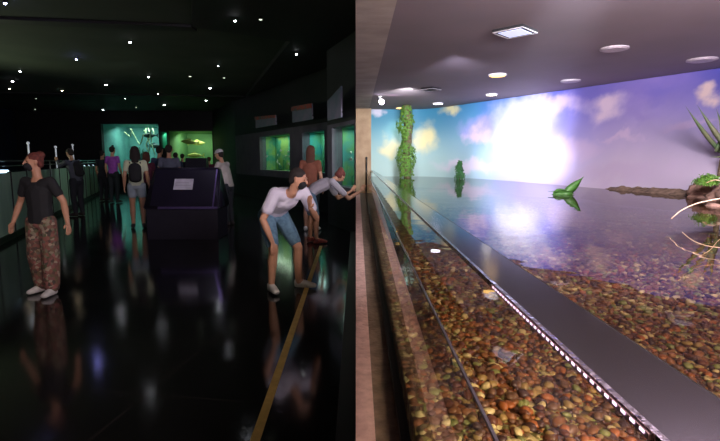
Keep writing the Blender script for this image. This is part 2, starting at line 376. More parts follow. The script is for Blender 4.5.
# dark bulkhead hung under the ceiling on the right, and cross beams
bz = HZ-0.12
bp = [PZ(192, 0, bz), PZ(192, 27, bz), PZ(290, 42, bz), PZ(246, 97, bz), Vector((-0.002, 12, bz)), Vector((-0.002, 0.5, bz)), Vector((PZ(192, 0, bz).x, 0.5, bz))]
bm = bmesh.new(); prism(bm, [(p.x, p.y) for p in bp], bz, HZ-0.002); struct(obj('trim_5', bm, M['dark_paint']))
bm = bmesh.new(); A, B = PZ(-60, 17, bz+0.07), PZ(191, 27, bz+0.07); prism(bm, [(A.x, A.y), (B.x, B.y), (B.x, B.y+0.35), (A.x, A.y+0.35)], bz+0.07, HZ-0.002); struct(obj('trim_6', bm, M['dark_paint']))
bm = bmesh.new(); A, B = PZ(-60, 92, bz+0.07), PZ(250, 97, bz+0.07); prism(bm, [(A.x, A.y), (B.x, B.y), (B.x, B.y+1.2), (A.x, A.y+1.2)], bz+0.07, HZ-0.002); struct(obj('trim_7', bm, M['dark_paint']))
# outer walls
bm = bmesh.new(); box(bm, -22, path[-1].x+0.2, -2.6, -2.4, 0, HZ+0.1); struct(obj('wall_back', bm, M['wall_dark']))
bm = bmesh.new(); box(bm, -22.2, -22, -2.6, 33.2, 0, HZ+0.1); struct(obj('wall_left', bm, M['wall_dark']))

def quadwall(name, P, Q, z0, z1, th, holes=(), m=None, z_off=0):
    """vertical wall from P to Q (plan), with rectangular holes (s0,s1,z0,z1) in metres along it"""
    d = Q-P; Ln = d.length; d = d.normalized(); n = Vector((-d.y, d.x))
    xs = sorted({0, Ln} | {h[0] for h in holes} | {h[1] for h in holes}); zs = sorted({z0, z1} | {h[2] for h in holes} | {h[3] for h in holes})
    bm = bmesh.new()
    for a, b_ in zip(xs, xs[1:]):
        for c, e in zip(zs, zs[1:]):
            mx, mz = (a+b_)/2, (c+e)/2
            if any(h[0] < mx < h[1] and h[2] < mz < h[3] for h in holes): continue
            p, q = P+d*a, P+d*b_
            hexa(bm, [(p.x, p.y, c), (q.x, q.y, c), (q.x, q.y, e), (p.x, p.y, e)], [(p.x+n.x*th, p.y+n.y*th, c), (q.x+n.x*th, q.y+n.y*th, c), (q.x+n.x*th, q.y+n.y*th, e), (p.x+n.x*th, p.y+n.y*th, e)])
    bmesh.ops.remove_doubles(bm, verts=bm.verts, dist=1e-4)
    o = obj(name, bm, m or M['wall_dark']); struct(o); return o, d, n
def on_wall(P, Q, px):
    r_ = ray(px, 160); d = Q-P; den = r_.x*d.y-r_.y*d.x
    t = (P.x*d.y-P.y*d.x)/den; s = (P.x*r_.y-P.y*r_.x)/den
    return s*d.length, r_*t   # metres along, ray point

# back wall with two big tanks
BY = 26.5
Pb, Qb = Vector((-22, BY)), Vector((-5.5, BY))
def zpx(py, Y): return PY(356, py, Y).z
def xpx(px, Y): return PY(px, 160, Y).x
t1 = (xpx(103, BY)+22, xpx(160, BY)+22, 0.75, zpx(124, BY)); t2 = (xpx(169, BY)+22, xpx(213, BY)+22, 0.75, zpx(131, BY))
t12 = (xpx(161.5, BY)+22, xpx(168, BY)+22, zpx(148, BY), zpx(132, BY))
quadwall('wall_front', Pb, Qb, 0, HZ, 0.25, (t1, t12, t2))

FISH = {}
def fish_mesh(kind, col, belly, Ls=0.2, deep=0.4, fin=True):
    bm = bmesh.new(); seg = 10; prof = [(-1, .03), (-.8, .35), (-.45, .8), (-.1, 1), (.3, .78), (.65, .35), (.8, .2)]
    rings = []
    for x, r in prof:
        rings.append([bm.verts.new((x*Ls/2, math.cos(2*PI*k/seg)*r*Ls*deep*0.22, math.sin(2*PI*k/seg)*r*Ls*deep*0.5)) for k in range(seg)])
    for a, b_ in zip(rings, rings[1:]):
        for k in range(seg): bm.faces.new((a[k], a[(k+1) % seg], b_[(k+1) % seg], b_[k]))
    bm.faces.new(rings[0]); bm.faces.new(rings[-1])
    me = bpy.data.meshes.new('fish_body'); bmesh.ops.recalc_face_normals(bm, faces=bm.faces); bm.to_mesh(me); bm.free()
    me.polygons.foreach_set('use_smooth', [True]*len(me.polygons)); me.materials.append(mat('fish_'+kind, col, 0.35, belly, 20))
    def finm(pts):
        b2 = bmesh.new(); A = [b2.verts.new((p[0]*Ls, -.004*Ls, p[1]*Ls)) for p in pts]; B_ = [b2.verts.new((p[0]*Ls, .004*Ls, p[1]*Ls)) for p in pts]
        b2.faces.new(A); b2.faces.new(B_[::-1])
        for i in range(len(pts)): b2.faces.new((A[i], B_[i], B_[(i+1) % len(pts)], A[(i+1) % len(pts)]))
        bmesh.ops.recalc_face_normals(b2, faces=b2.faces)
        m2 = bpy.data.meshes.new('fin'); b2.to_mesh(m2); b2.free(); m2.materials.append(me.materials[0]); return m2
    FISH[kind] = (me, finm([(.38, 0), (.58, .17), (.53, 0), (.58, -.17)]), finm([(-.2, deep*.4), (.0, deep*.4+.1), (.2, deep*.3)]))
fish_mesh('silver', (0.75, 0.8, 0.7), (0.9, 0.9, 0.85), 0.14, 0.55)
fish_mesh('yellow', (0.40, 0.45, 0.10), (0.6, 0.6, 0.2), 0.95, 0.32)
fish_mesh('dark', (0.03, 0.07, 0.08), (0.05, 0.09, 0.09), .9, 0.32)
def fish(kind, loc, rz, label, group=None, tilt=0):
    b_, t_, f_ = FISH[kind]
    r = bpy.data.objects.new('fish', None); COL.objects.link(r); r.location = loc; r.rotation_euler = (0, tilt, rz); tag(r, label, 'fish', group)
    for nm, me in (('body', b_), ('tail_fin', t_), ('dorsal_fin', f_)):
        link(nm, me, None, r)
    return r

def tank(name, P, d, n, hole, depth, bc, bc2, light_col, energy, label, bs=3, lo=.35, hi=.65, frame=True):
    s0, s1, z0, z1 = hole; ang = math.atan2(d.y, d.x)
    r = empty(name, (P.x+d.x*s0+n.x*0.0, P.y+d.y*s0+n.y*0.0, 0), ang)     # local x along wall, local y into the wall
    W = s1-s0; e = 0.03
    mb = mat(name+'_backdrop', bc, 0.8, bc2, bs, lo=lo, hi=hi)
    bm = bmesh.new(); box(bm, -e, W+e, depth, depth+0.05, z0-e, z1+e); obj('backdrop', bm, mb, r)
    bm = bmesh.new(); box(bm, -e, 0, 0.26, depth, z0-e, z1+e); box(bm, W, W+e, 0.26, depth, z0-e, z1+e); box(bm, -e, W+e, 0.26, depth, z1, z1+e); obj('side_panel', bm, mb, r)
    bm = bmesh.new(); box(bm, -e, W+e, 0.26, depth, z0-e, z0)
    obj('tank_floor', bm, mat(name+'_sand', tuple(x*.6 for x in bc2), 0.9, bc, 6), r)
    bm = bmesh.new(); box(bm, 0.002, W-.002, 0.06, 0.09, z0+.002, z1-.002); obj('glass_pane', bm, M['tank_glass'], r)
    c = r.matrix_basis @ Vector((W/2, depth*0.55, z1-0.04)); tgt = r.matrix_basis @ Vector((W/2, depth*0.75, z0))
    lamp('AREA', c, energy, light_col, min(W*0.8, 3), tgt, sy=depth*0.4)
    tag(r, label, 'aquarium')
    return r, (lambda x, y, z: r.matrix_basis @ Vector((x, y, z))), W
r, T1, W1 = tank('aquarium_tank', Pb, Vector((1, 0)), Vector((0, 1)), t1, 3.2, (0.16, 0.42, 0.38), (0.10, 0.27, 0.27), (0.75, 1, 0.92), 95, 'large teal aquarium at the far end of the hall, with pale hanging branches', 1.3)
# pale hanging branches / roots inside
bm = bmesh.new()
for (xa, za, xb, zb, sag) in ((.34, .93, .60, .82, .7), (.58, .90, .74, .93, .5), (.22, .86, .40, .92, .3)):
    pts = []
    for k in range(13):
        t = k/12; x = (xa+(xb-xa)*t)*W1; z = t1[2]+(t1[3]-t1[2])*(za+(zb-za)*t)-math.sin(PI*t)*sag; pts.append((x, 1.2+.2*math.sin(5*t), min(z, t1[3]-.06)))
    tube(bm, pts, 0.03, 6)
for k in range(3):
    x = W1*(.62+.05*k); tube(bm, [(x+random.uniform(-.12, .12), 1.3, t1[3]-.06-j*.35) for j in range(6)], [0.03, .045, .035, .03, .03, .015], 6)
hang = obj('hanging_root', bm, mat('pale_root', (0.75, 0.85, 0.55), 0.8, (0.5, 0.6, 0.35), 6)); hang.location = r.location; hang.rotation_euler = r.rotation_euler
tag(hang, 'looping pale roots hanging inside the teal aquarium', 'root')
bm = bmesh.new()
for k in range(5):
    x = W1*(.38+.06*k); zt = t1[2]+random.uniform(.5, 1.5); hull(bm, ((x, 1.6, t1[2]+.12), .1), ((x+random.uniform(-.08, .08), 1.6, zt), .06))
rk = remeshed('reef_rock', bm, 0.04, mat('reef', (0.12, 0.32, 0.25), .9, (0.05, .15, .14), 6)); rk.location = r.location; rk.rotation_euler = r.rotation_euler
tag(rk, 'dark upright reef rock inside the teal aquarium', 'rock')
def px_in(px, py, Y): return PY(px, py, Y)
fish('dark', px_in(149.5, 135.5, BY+1.2), 0, 'dark fish swimming high in the teal aquarium')
fish('dark', px_in(154, 146, BY+1.6), PI*0.9, 'dark fish swimming low at the right of the teal aquarium')
r, T2, W2 = tank('aquarium_tank', Pb, Vector((1, 0)), Vector((0, 1)), t2, 3.0, (0.20, 0.38, 0.17), (0.13, 0.28, 0.15), (0.85, 1, 0.7), 62, 'large yellow-green aquarium at the far end of the hall', 1.2)
fish('yellow', px_in(189.5, 142, BY+1.0), 0.2, 'big yellow fish in the upper middle of the green aquarium', None, 0.1)
fish('yellow', px_in(197, 143, BY+1.8), PI, 'yellow fish at the right of the green aquarium')
fish('yellow', px_in(195, 155.5, BY+1.4), 0.1, 'yellow fish low in the green aquarium', None)
r, _, _ = tank('aquarium_tank', Pb, Vector((1, 0)), Vector((0, 1)), t12, 1.2, (0.05, 0.30, 0.2), (0.03, 0.2, 0.15), (0.5, 1, 0.7), 7, 'small narrow green aquarium between the two large far tanks', 1.3)

# right window wall: two straight stretches
A1 = Vector((PY(214, 160, 26.5).x, 26.49)); 
B1v = PY(327.5, 160, 13.6); B1 = Vector((B1v.x, B1v.y)); 
A2v = PY(327.5, 160, 11.4); A2 = Vector((A2v.x, A2v.y)); B2 = Vector((-0.012, 9.7))
A1m = PY(236, 160, 21.5); A1b = Vector((A1m.x, A1m.y))
def hole(P, Q, pxa, pxb, pyt, pyb):
    sa, ra = on_wall(P, Q, pxa); sb, rb = on_wall(P, Q, pxb)
    Ym = (ra.y+rb.y)/2; return (sa, sb, zpx(pyb, Ym), zpx(pyt, Ym))
h1 = hole(A1b, B1, 260, 290, 135.2, 170.5); h2 = hole(A1b, B1, 302.5, 324.5, 131.5, 172.5); h3 = hole(A2, B2, 332, 354.3, 126, 187)
wA, dA, nA = quadwall('wall_window_side', A1b, B1, 0.9, 2.45+0.1, 0.25, (h1, h2), M['band'])
wB, dB, nB = quadwall('wall_window_near', A2, B2, 0.85, 2.3, 0.25, (h3,), M['band'])
for nm, P, Q, z0, z1 in (('wall_lower_far', A1b, B1, 0, .9), ('wall_upper_far', A1b, B1, 2.55, HZ), ('wall_lower_near', A2, B2, 0, .85), ('wall_upper_near', A2, B2, 2.3, HZ)):
    quadwall(nm, P, Q, z0, z1, 0.22)
quadwall('wall_jog', B1, A2, 0, HZ, 0.05)
quadwall('wall_far_right', A1, A1b, 0, HZ, 0.2)
TW = [('lime and green lit aquarium window, farthest of the three on the right wall', h1, A1b, dA, nA, (0.28, 0.50, 0.14), (0.06, 0.36, 0.26), 12, (.85, 1, .75)),
      ('teal lit aquarium window behind the long-haired person', h2, A1b, dA, nA, (0.05, 0.36, 0.34), (0.10, 0.34, 0.18), 9, (.7, 1, .95)),
      ('green and blue lit aquarium window the leaning woman touches', h3, A2, dB, nB, (0.16, 0.38, 0.16), (0.08, 0.32, 0.32), 9, (.8, 1, .9))]
for k, (lab, h, P, d, n, ca, cb, en, lc) in enumerate(TW):
    r, T, W = tank('aquarium_tank', P, d, n, h, 0.62, ca, cb, lc, en, lab, 2.2, .42, .58)
    dd = empty('reef_rock', r.location, r.rotation_euler.z); bpy.data.objects.remove(dd)
    bm = bmesh.new()
    rnd = random.Random(k+3)
    for j in range(9):
        x = rnd.uniform(.1, W-.1); zt = h[2]+rnd.uniform(.12, .75 if k == 2 else .5)*(1 if k != 1 else 1.4)
        hull(bm, ((x, .5, h[2]+.02), (.09, .06, .03)), ((x+rnd.uniform(-.08, .08), .5, zt-.06), rnd.uniform(.02, .05)))
    hull(bm, ((.08, .5, h[2]+.015), .02), ((W-.08, .5, h[2]+.015), .02))
    rk = remeshed('reef_rock', bm, 0.02, mat('mossy_reef', (0.08, 0.30, 0.10), .9, (0.03, .14, .10), 9)); rk.location = r.location; rk.rotation_euler = r.rotation_euler
    tag(rk, ['low mossy rockwork inside the farthest right-wall aquarium', 'mossy rock pillars inside the teal window aquarium', 'tall mossy rock pillars inside the aquarium nearest the column'][k], 'rock')
    if k != 1:
        nf = 12 if k == 0 else 3
        for j in range(nf):
            x = rnd.uniform(.15, W-.15); z = h[2]+(h[3]-h[2])*rnd.uniform(.12, .6)
            p = T(x, rnd.uniform(.14, .4), z)
            fish('silver', p, r.rotation_euler.z+rnd.choice((0, PI))+rnd.uniform(-.4, .4), 'small pale fish in the farthest right-wall aquarium' if k == 0 else 'small pale fish in the aquarium nearest the column', 'small fish in the far window' if k == 0 else 'small fish in the near window', rnd.uniform(-.7, .7))
# information boards above the windows
def board(name, P, Q, pa, pb, yta, ytb, yb, red, label):
    sa, ra = on_wall(P, Q, pa); sb, rb = on_wall(P, Q, pb); k = 0.93
    za, zb = zpx(yta, ra.y*k), zpx(ytb, rb.y*k); z0 = zpx(yb, (ra.y+rb.y)/2*k)
    pa_, pb_ = ra*k, rb*k; e = empty(name, ((pa_.x+pb_.x)/2, (pa_.y+pb_.y)/2, z0)); o = Vector(e.location)
    nn = Vector((pb_.y-pa_.y, pa_.x-pb_.x, 0)).normalized()*0.03
    def q(fa, fb, off, nm, mt, parent=e):
        lo_a, lo_b = z0+(za-z0)*fa, z0+(zb-z0)*fa; hi_a, hi_b = z0+(za-z0)*fb, z0+(zb-z0)*fb
        A = [(pa_.x, pa_.y, lo_a), (pb_.x, pb_.y, lo_b), (pb_.x, pb_.y, hi_b), (pa_.x, pa_.y, hi_a)]
        bm = bmesh.new(); hexa(bm, [Vector(p)-o+nn*off for p in A], [Vector(p)-o+nn*(off+1) for p in A]); return obj(nm, bm, mt, parent)
    q(0, 1, -.5, 'panel', mat('pale_blue_print', (0.16, 0.22, 0.26), .6, (0.26, 0.24, 0.32), 3))
    if red: q(0.72, 1.0, 0.55, 'picture_strip', mat('red_print', (0.55, 0.08, 0.05), .6, (0.08, 0.16, 0.14), 7))
    for c in (Vector(pa_), Vector(pb_)):
        bm = bmesh.new(); fw = Vector((c.x, c.y, 0))*(1/0.93-1); tube(bm, [Vector((c.x, c.y, z0+.1))-o, Vector((c.x+fw.x, c.y+fw.y, z0+.1))-o], 0.02, 6)
        obj('bracket', bm, M['dark_paint'], e)
    tag(e, label, 'sign')
board('information_board', A1b, B1, 257, 277, 117, 115, 126.5, True, 'pale information board with red print over the farthest window')
board('information_board', A1b, B1, 293.5, 313, 107, 103.5, 121, True, 'pale information board with red print over the middle window')
board('information_board', A2, B2, 328.5, 342, 101, 86, 119, False, 'tall plain lilac board over the window nearest the column')

# ------------------------------------------------------------------ pool
gt = CZ-0.215
bm = bmesh.new()
strip(bm, lambda y: gx(y), lambda y: gx(y)+0.006, ZL+0.0045, gt)
g = empty('pool_glass', (0, 0, 0)); p_ = obj('glass_pane', bm, M['glass'], g)
bm = bmesh.new(); strip(bm, lambda y: gx(y)-.0002, lambda y: gx(y)+0.0025, gt+.0002, gt+0.003); obj('top_edge', bm, M['steel'], g)
tag(g, 'long clear glass front of the pool standing on the concrete ledge', 'glass')
bx0 = lambda y: 0.228+0.0080*y; bx1 = lambda y: 0.312+0.0044*y
g = empty('divider_bar', (0, 0, 0))
bm = bmesh.new(); strip(bm, bx0, bx1, CZ-.213, CZ-.205, -2.35, 9.7)
bar = obj('top_plate', bm, M['bar'], g)
bm = bmesh.new(); strip(bm, lambda y: bx0(y)-.006, lambda y: bx0(y)-.0002, CZ-.214, CZ-.2045, -2.35, 9.7); obj('polished_edge', bm, M['chrome'], g)
bm = bmesh.new(); strip(bm, lambda y: bx1(y)+.0002, lambda y: bx1(y)+.003, CZ-.214, CZ-.2055, -2.35, 9.7); obj('far_edge', bm, M['dark_paint'], g)
tag(g, 'long dark steel bar running along the pool above the water', 'bar')
# glowing dashes imitating the highlight on the bar's chrome edge
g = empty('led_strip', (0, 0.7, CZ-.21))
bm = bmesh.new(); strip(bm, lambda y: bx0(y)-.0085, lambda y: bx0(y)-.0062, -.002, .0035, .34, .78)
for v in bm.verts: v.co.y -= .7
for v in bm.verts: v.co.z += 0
glint_line = obj('carrier', bm, mat('pink_plastic', (.62, .42, .52), .4), g)
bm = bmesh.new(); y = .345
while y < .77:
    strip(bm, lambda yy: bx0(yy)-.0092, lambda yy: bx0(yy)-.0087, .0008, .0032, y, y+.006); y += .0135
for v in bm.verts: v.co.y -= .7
d_ = obj('diode', bm, M['led'], glint_line); d_['kind'] = 'stuff'
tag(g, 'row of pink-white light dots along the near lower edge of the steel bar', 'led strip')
# end bracket at the column
bm = bmesh.new(); tube(bm, [(gx(9.55)+.006, 9.57, CZ+.03), (gx(9.55)+.006, 9.57, ZL+.005)], .018, 8)
hull(bm, ((gx(9.55)+.006, 9.57, CZ+.04), .024), ((gx(9.55)+.006, 9.57, CZ+.02), .02))
tag(obj('glass_post', bm, M['black'], smooth=True), 'thin black post holding the far end of the pool glass at the column', 'post')

# water sheet
bm = bmesh.new()
wp = [(gx(-2.3)+.013, -2.3), (gx(9.6)+.013, 9.6), (0.302, ENDY-.001)]+[(lp(i, ZW)+nrm[i]*-.001)[:] for i in range(1, len(path))]+[(lp(len(path)-1, ZW).x, -2.3)]
vs = [bm.verts.new((x, y, ZW)) for x, y in wp]; f = bm.faces.new(vs); bmesh.ops.triangulate(bm, faces=[f])
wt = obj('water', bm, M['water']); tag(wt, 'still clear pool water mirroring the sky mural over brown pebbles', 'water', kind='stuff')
# gravel bed
def bedz(x, y):
    n = noise.noise(Vector((x*1.3, y*1.3, 0)))*.035+noise.noise(Vector((x*5, y*5, 3)))*.008
    rise = max(0, x-1.2)*.045
    return CZ-.59+n+min(rise, .18)
m, nt, b = nodes('gravel_bed'); b.inputs['Roughness'].default_value = .6
tc = nt.nodes.new('ShaderNodeTexCoord'); vo = nt.nodes.new('ShaderNodeTexVoronoi'); vo.inputs['Scale'].default_value = 38
nt.links.new(tc.outputs['Object'], vo.inputs['Vector'])
sp = nt.nodes.new('ShaderNodeSeparateColor'); nt.links.new(vo.outputs['Color'], sp.inputs[0])
PEB = [(0.26, 0.11, 0.035), (0.13, 0.045, 0.02), (0.36, 0.25, 0.08), (0.24, 0.27, 0.08), (0.68, 0.58, 0.26), (0.07, 0.035, 0.025), (0.36, 0.12, 0.03), (0.17, 0.09, 0.045)]
rc = ramp(nt, [(k/8, PEB[k]) for k in range(8)], sp.outputs[0])
nt.links.new(rc, b.inputs['Base Color'])
bn = nt.nodes.new('ShaderNodeBump'); bn.invert = True; bn.inputs['Distance'].default_value = .02; nt.links.new(vo.outputs['Distance'], bn.inputs['Height']); nt.links.new(bn.outputs[0], b.inputs['Normal'])
xs = np.concatenate([np.linspace(.125, 1.6, 50), np.linspace(1.7, 6.6, 40)]); ys = np.concatenate([np.linspace(-2.3, 2.5, 70), np.linspace(2.6, 9.7, 60)])
def wallx(y):   # x of the mural at bed level
    for i in range(1, len(path)-1):
        a, b_ = lp(i, ZW-.1), lp(i+1, ZW-.1)
        if (a.y-y)*(b_.y-y) <= 0 and a.y != b_.y and min(a.y, b_.y) < 9.6: return a.x+(b_.x-a.x)*(y-a.y)/(b_.y-a.y)
    return 1.2 if y > 9 else 6.0
bm = bmesh.new(); G = []
for y in ys:
    xw = wallx(min(y, 9.55))-.01; G.append([bm.verts.new((x_, y, bedz(x_, y))) for x_ in [gx(y)+.012+(xw-gx(y)-.012)*((x-.125)/(6.6-.125)) for x in xs]])
for a, c in zip(G, G[1:]):
    for k in range(len(xs)-1): bm.faces.new((a[k], a[k+1], c[k+1], c[k]))
sk = [bm.verts.new((r_[0].co.x-.004, r_[0].co.y, ZL-.02)) for r_ in G]
for a, c, p, q in zip(G, G[1:], sk, sk[1:]): bm.faces.new((a[0], c[0], q, p))
bed = obj('gravel_bed', bm, m, smooth=True); tag(bed, 'fine brown gravel covering the bottom of the pool', 'gravel', kind='stuff')
# pebbles: meshes by kind
pm = []
b0 = bmesh.new(); bmesh.ops.create_icosphere(b0, subdivisions=2, radius=1); icoV = np.array([v.co[:] for v in b0.verts]); icoF = np.array([[v.index for v in f.verts] for f in b0.faces]); b0.free()
names_c = ['orange-brown', 'dark red-brown', 'ochre', 'olive', 'cream', 'dark brown', 'rust', 'tan']
peb_mats = [mat('pebble_'+n.replace('-', '_'), tuple(x*1.05 for x in PEB[k]), .4, tuple(x*.7 for x in PEB[k]), 40) for k, n in enumerate(names_c)]
for k in range(8):
    for j in range(3):
        me = bpy.data.meshes.new('pebble'); V = icoV.copy()
        for i in range(len(V)):
            V[i] *= 1+.22*noise.noise(Vector(V[i]*.9)+Vector((k*7.1, j*3.3, 0)))
        me.from_pydata(V.tolist(), [], icoF.tolist()); me.polygons.foreach_set('use_smooth', [True]*len(me.polygons)); me.materials.append(peb_mats[k]); pm.append(me)
cand = []
rnd = random.Random(11)
def add_cands(n, x0, x1, y0, y1, smin, smax):
    for _ in range(n):
        x, y = rnd.uniform(x0, x1), rnd.uniform(y0, y1)
        s = smin+(smax-smin)*rnd.random()**2.2
        if x < gx(y)+.03+s or x > wallx(y)-s-.02: continue
        z = bedz(x, y)+s*.25
        q = proj((x, y, z))
        if q is None or not (-25 < q[0] < 745 and q[1] < 470): continue
        cand.append((s/q[2], x, y, z, s, q))
add_cands(15000, .12, 1.7, .15, 1.7, .004, .015)
add_cands(9000, .12, 2.8, 1.7, 3.4, .006, .018)
add_cands(4200, .15, 4.2, 3.4, 6.0, .010, .022)
def hidden(x, y, z):   # behind the steel bar?
    t = .209/(CZ-z); X = x*t; Y = y*t; return bx0(Y)-.012 < X < bx1(Y)+.004
def inframe(q, mrg=4): return mrg < q[0] < 720-mrg and q[1] < 441-mrg
cand.sort(key=lambda c: -c[0])
ind, rest = [], []
for c in cand:
    if len(ind) < 300 and c[4] > .009 and inframe(c[5]) and not hidden(c[1], c[2], c[3]): ind.append(c)
    else: rest.append(c)
for i, c in enumerate(ind):
    k = rnd.choices(range(8), (5, 5, 3, 2.2, 1.6, 4, 3, 4))[0]
    o = bpy.data.objects.new('pebble', pm[k*3+rnd.randrange(3)]); COL.objects.link(o)
    s = c[4]; o.location = (c[1], c[2], c[3]+s*.25); o.scale = (s*rnd.uniform(.9, 1.25), s*rnd.uniform(.75, 1), s*rnd.uniform(.5, .7)); o.rotation_euler = (rnd.uniform(-.3, .3), rnd.uniform(-.3, .3), rnd.uniform(0, 6))
    tag(o, 'smooth %s pebble on the pool bottom beside the glass front' % names_c[k], 'pebble', '%s pebbles on the pool bottom' % names_c[k])
n = len(rest); nv = len(icoV); VV = np.zeros((n*nv, 3)); FF = np.zeros((n*len(icoF), 3), int); mi = np.zeros(n*len(icoF), int)
for i, c in enumerate(rest):
    s = c[4]*1.05; R = np.array(Euler((rnd.uniform(-.3, .3), rnd.uniform(-.3, .3), rnd.uniform(0, 6))).to_matrix())
    VV[i*nv:(i+1)*nv] = (icoV*[s*rnd.uniform(.9, 1.3), s*rnd.uniform(.7, 1), s*rnd.uniform(.45, .7)])@R.T+[c[1], c[2], c[3]]
    FF[i*len(icoF):(i+1)*len(icoF)] = icoF+i*nv; mi[i*len(icoF):(i+1)*len(icoF)] = rnd.choices(range(8), (5, 5, 3, 2.2, 1.6, 4, 3, 4))[0]
me = bpy.data.meshes.new('pebble_bed'); me.from_pydata(VV.tolist(), [], FF.tolist())
for k in range(8): me.materials.append(peb_mats[k])
me.polygons.foreach_set('material_index', mi); me.polygons.foreach_set('use_smooth', [True]*len(me.polygons))
tag(link('pebble_bed', me), 'thick layer of mixed brown pebbles spreading across the pool bottom', 'pebbles', kind='stuff')

# ------------------------------------------------------------------ ceiling fittings
def disc_light(px, py, wpx, label, m, name='downlight', group=None, cat='ceiling light', energy=0, col=(1, .8, .55)):
    p = PZ(px, py, 2.505); q = proj(p); r_ = wpx/2/FPX*q[2]
    e = empty(name, p); e.location.z = 2.505
    bm = bmesh.new(); cyl(bm, (0, 0, -.006), r_, .012, 32); cyl(bm, (0, 0, -.012), r_*.93, .004, 32); obj('trim_ring', bm, M['white'] if name == 'downlight' else M['grille'], e, False); ring_ = e.children[0] if e.children else e
    bm = bmesh.new(); cyl(bm, (0, 0, -.016), r_*.82, .005, 32); obj('lens' if name == 'downlight' else 'grille', bm, m, e)
    tag(e, label, cat, group)
    if energy: lamp('SPOT', (p.x, p.y, 2.47), energy, col, r_*.8, (p.x, p.y, 0), math.radians(140), 1)
    return e
disc_light(497.5, 74.5, 18, 'warm lit round downlight in the middle of the pool ceiling', M['lamp_warm'], energy=14)
disc_light(401, 107.5, 11, 'warm lit round downlight nearest the concrete column', M['lamp_warm'], energy=45)
disc_light(438, 103, 11, 'small lilac-white round downlight between the dark vent and the mural', M['lamp_white'], energy=6, col=(.8, .8, 1))
disc_light(491.5, 94, 12, 'small white downlight just behind the warm middle downlight', emis('lit_lamp_neutral', (1, .9, .7), 9), energy=10, col=(1, .95, .85))
disc_light(614.5, 48, 27, 'round pale ceiling speaker nearest the square light panel', M['grille'], 'ceiling_speaker', cat='speaker')
disc_light(702, 59.3, 27, 'round pale ceiling speaker at the right edge of the view', M['grille'], 'ceiling_speaker', cat='speaker')
disc_light(570.5, 80.5, 19, 'smallest round pale ceiling speaker close to the mural', M['grille'], 'ceiling_speaker', cat='speaker')
def square(px, py, wpx, label, lit, rz=PI/4, drop=.02, nm='light_panel', cat='ceiling light'):
    p = PZ(px, py, 2.5); q = proj(p); h = wpx/FPX*q[2]/2/math.sqrt(2)
    e = empty(nm, (p.x, p.y, 2.505), rz)
    bm = bmesh.new(); box(bm, -h, h, -h, h, -drop, 0, bev=.004); box(bm, -h*.96, h*.96, -h*.96, h*.96, -drop-.004, -drop)
    obj('frame', bm, M['dark_paint'], e)
    bm = bmesh.new()
    for a in ((-h, -h*.93, -h, h), (h*.93, h, -h, h), (-h, h, -h, -h*.93), (-h, h, h*.93, h)): box(bm, a[0], a[1], a[2], a[3], -drop-.006, -drop-.001)
    obj('border', bm, M['white'], e)
    bm = bmesh.new(); k = .74; box(bm, -h*k, h*k, -h*k, h*k, -drop-.007, -drop-.0045); obj('diffuser', bm, lit, e)
    tag(e, label, cat); return p
p = square(515, 30.5, 46, 'large square lit panel turned cornerwise in the pool ceiling', M['lamp_panel'])
lamp('SPOT', (p.x, p.y, 2.46), 10, (.75, .8, 1), .05, (p.x, p.y, 0), 2.4)
square(431, 88.5, 21, 'small dark square vent in the pool ceiling', M['dark_paint'], nm='ceiling_vent', cat='vent')
# spotlight on the beam
p = PZ(380, 101, 2.43); e = empty('spotlight', (p.x, p.y, 2.505))
bm = bmesh.new(); cyl(bm, (0, 0, -.01), .03, .02, 16); tube(bm, [(0, 0, -.01), (0, 0, -.06)], .008, 8); obj('mount', bm, M['white'], e)
bm = bmesh.new(); tube(bm, [(-.02, .10, -.05), (.02, -.10, -.10)], [.03, .045], 16); obj('housing', bm, M['white'], e, True)
bm = bmesh.new(); tube(bm, [(.0205, -.101, -.1003), (.0215, -.107, -.102)], .04, 16); hull(bm, ((.0, -.108, -.085), (.014, .012, .014)), ((.04, -.108, -.115), (.014, .012, .014))); obj('lens', bm, emis('lit_lens_lilac', (.9, .8, 1), 18), e)
tag(e, 'small bright lilac-white spotlight mounted beside the concrete beam', 'spotlight')
bm = bmesh.new(); p = PZ(455, 91, 2.5)
# ------------------------------------------------------------------ hall ceiling spots
stars = [(5, 0.5, 'b', 5), (20, 70, 'w', 3), (12.5, 80, 'bw', 4), (9.3, 87.5, 'a', 3), (76, 57.5, 'b', 3), (62, 89.5, 'a', 3), (36, 97.5, 'd', 2), (35, 108.5, 'd', 2),
         (106, 83.5, 'bw', 4), (130, 40.3, 'w', 4), (148.5, 75.7, 'w', 3), (125, 97.3, 'w', 2), (158, 92.5, 'a', 2), (164, 104, 'w', 3), (103, 109, 'w', 2.5), (136, 106.5, 'd', 2),
         (235, 18.3, 'bw', 4), (296.3, 52.3, 'w', 3.5), (218, 64.5, 'w', 2.5), (210, 87, 'bw', 4), (247, 95.6, 'w', 3.5), (264, 80.8, 'a', 3), (206, 99.6, 'w', 3), (190, 75, 'd', 5), (224, 76.5, 'd', 4), (260.5, 17, 'd', 6)]
side = {'b': ('blue', 'star_blue'), 'bw': ('bluish-white', 'star_white'), 'w': ('white', 'star_white'), 'a': ('amber', 'star_warm'), 'd': ('dim', 'star_dim')}
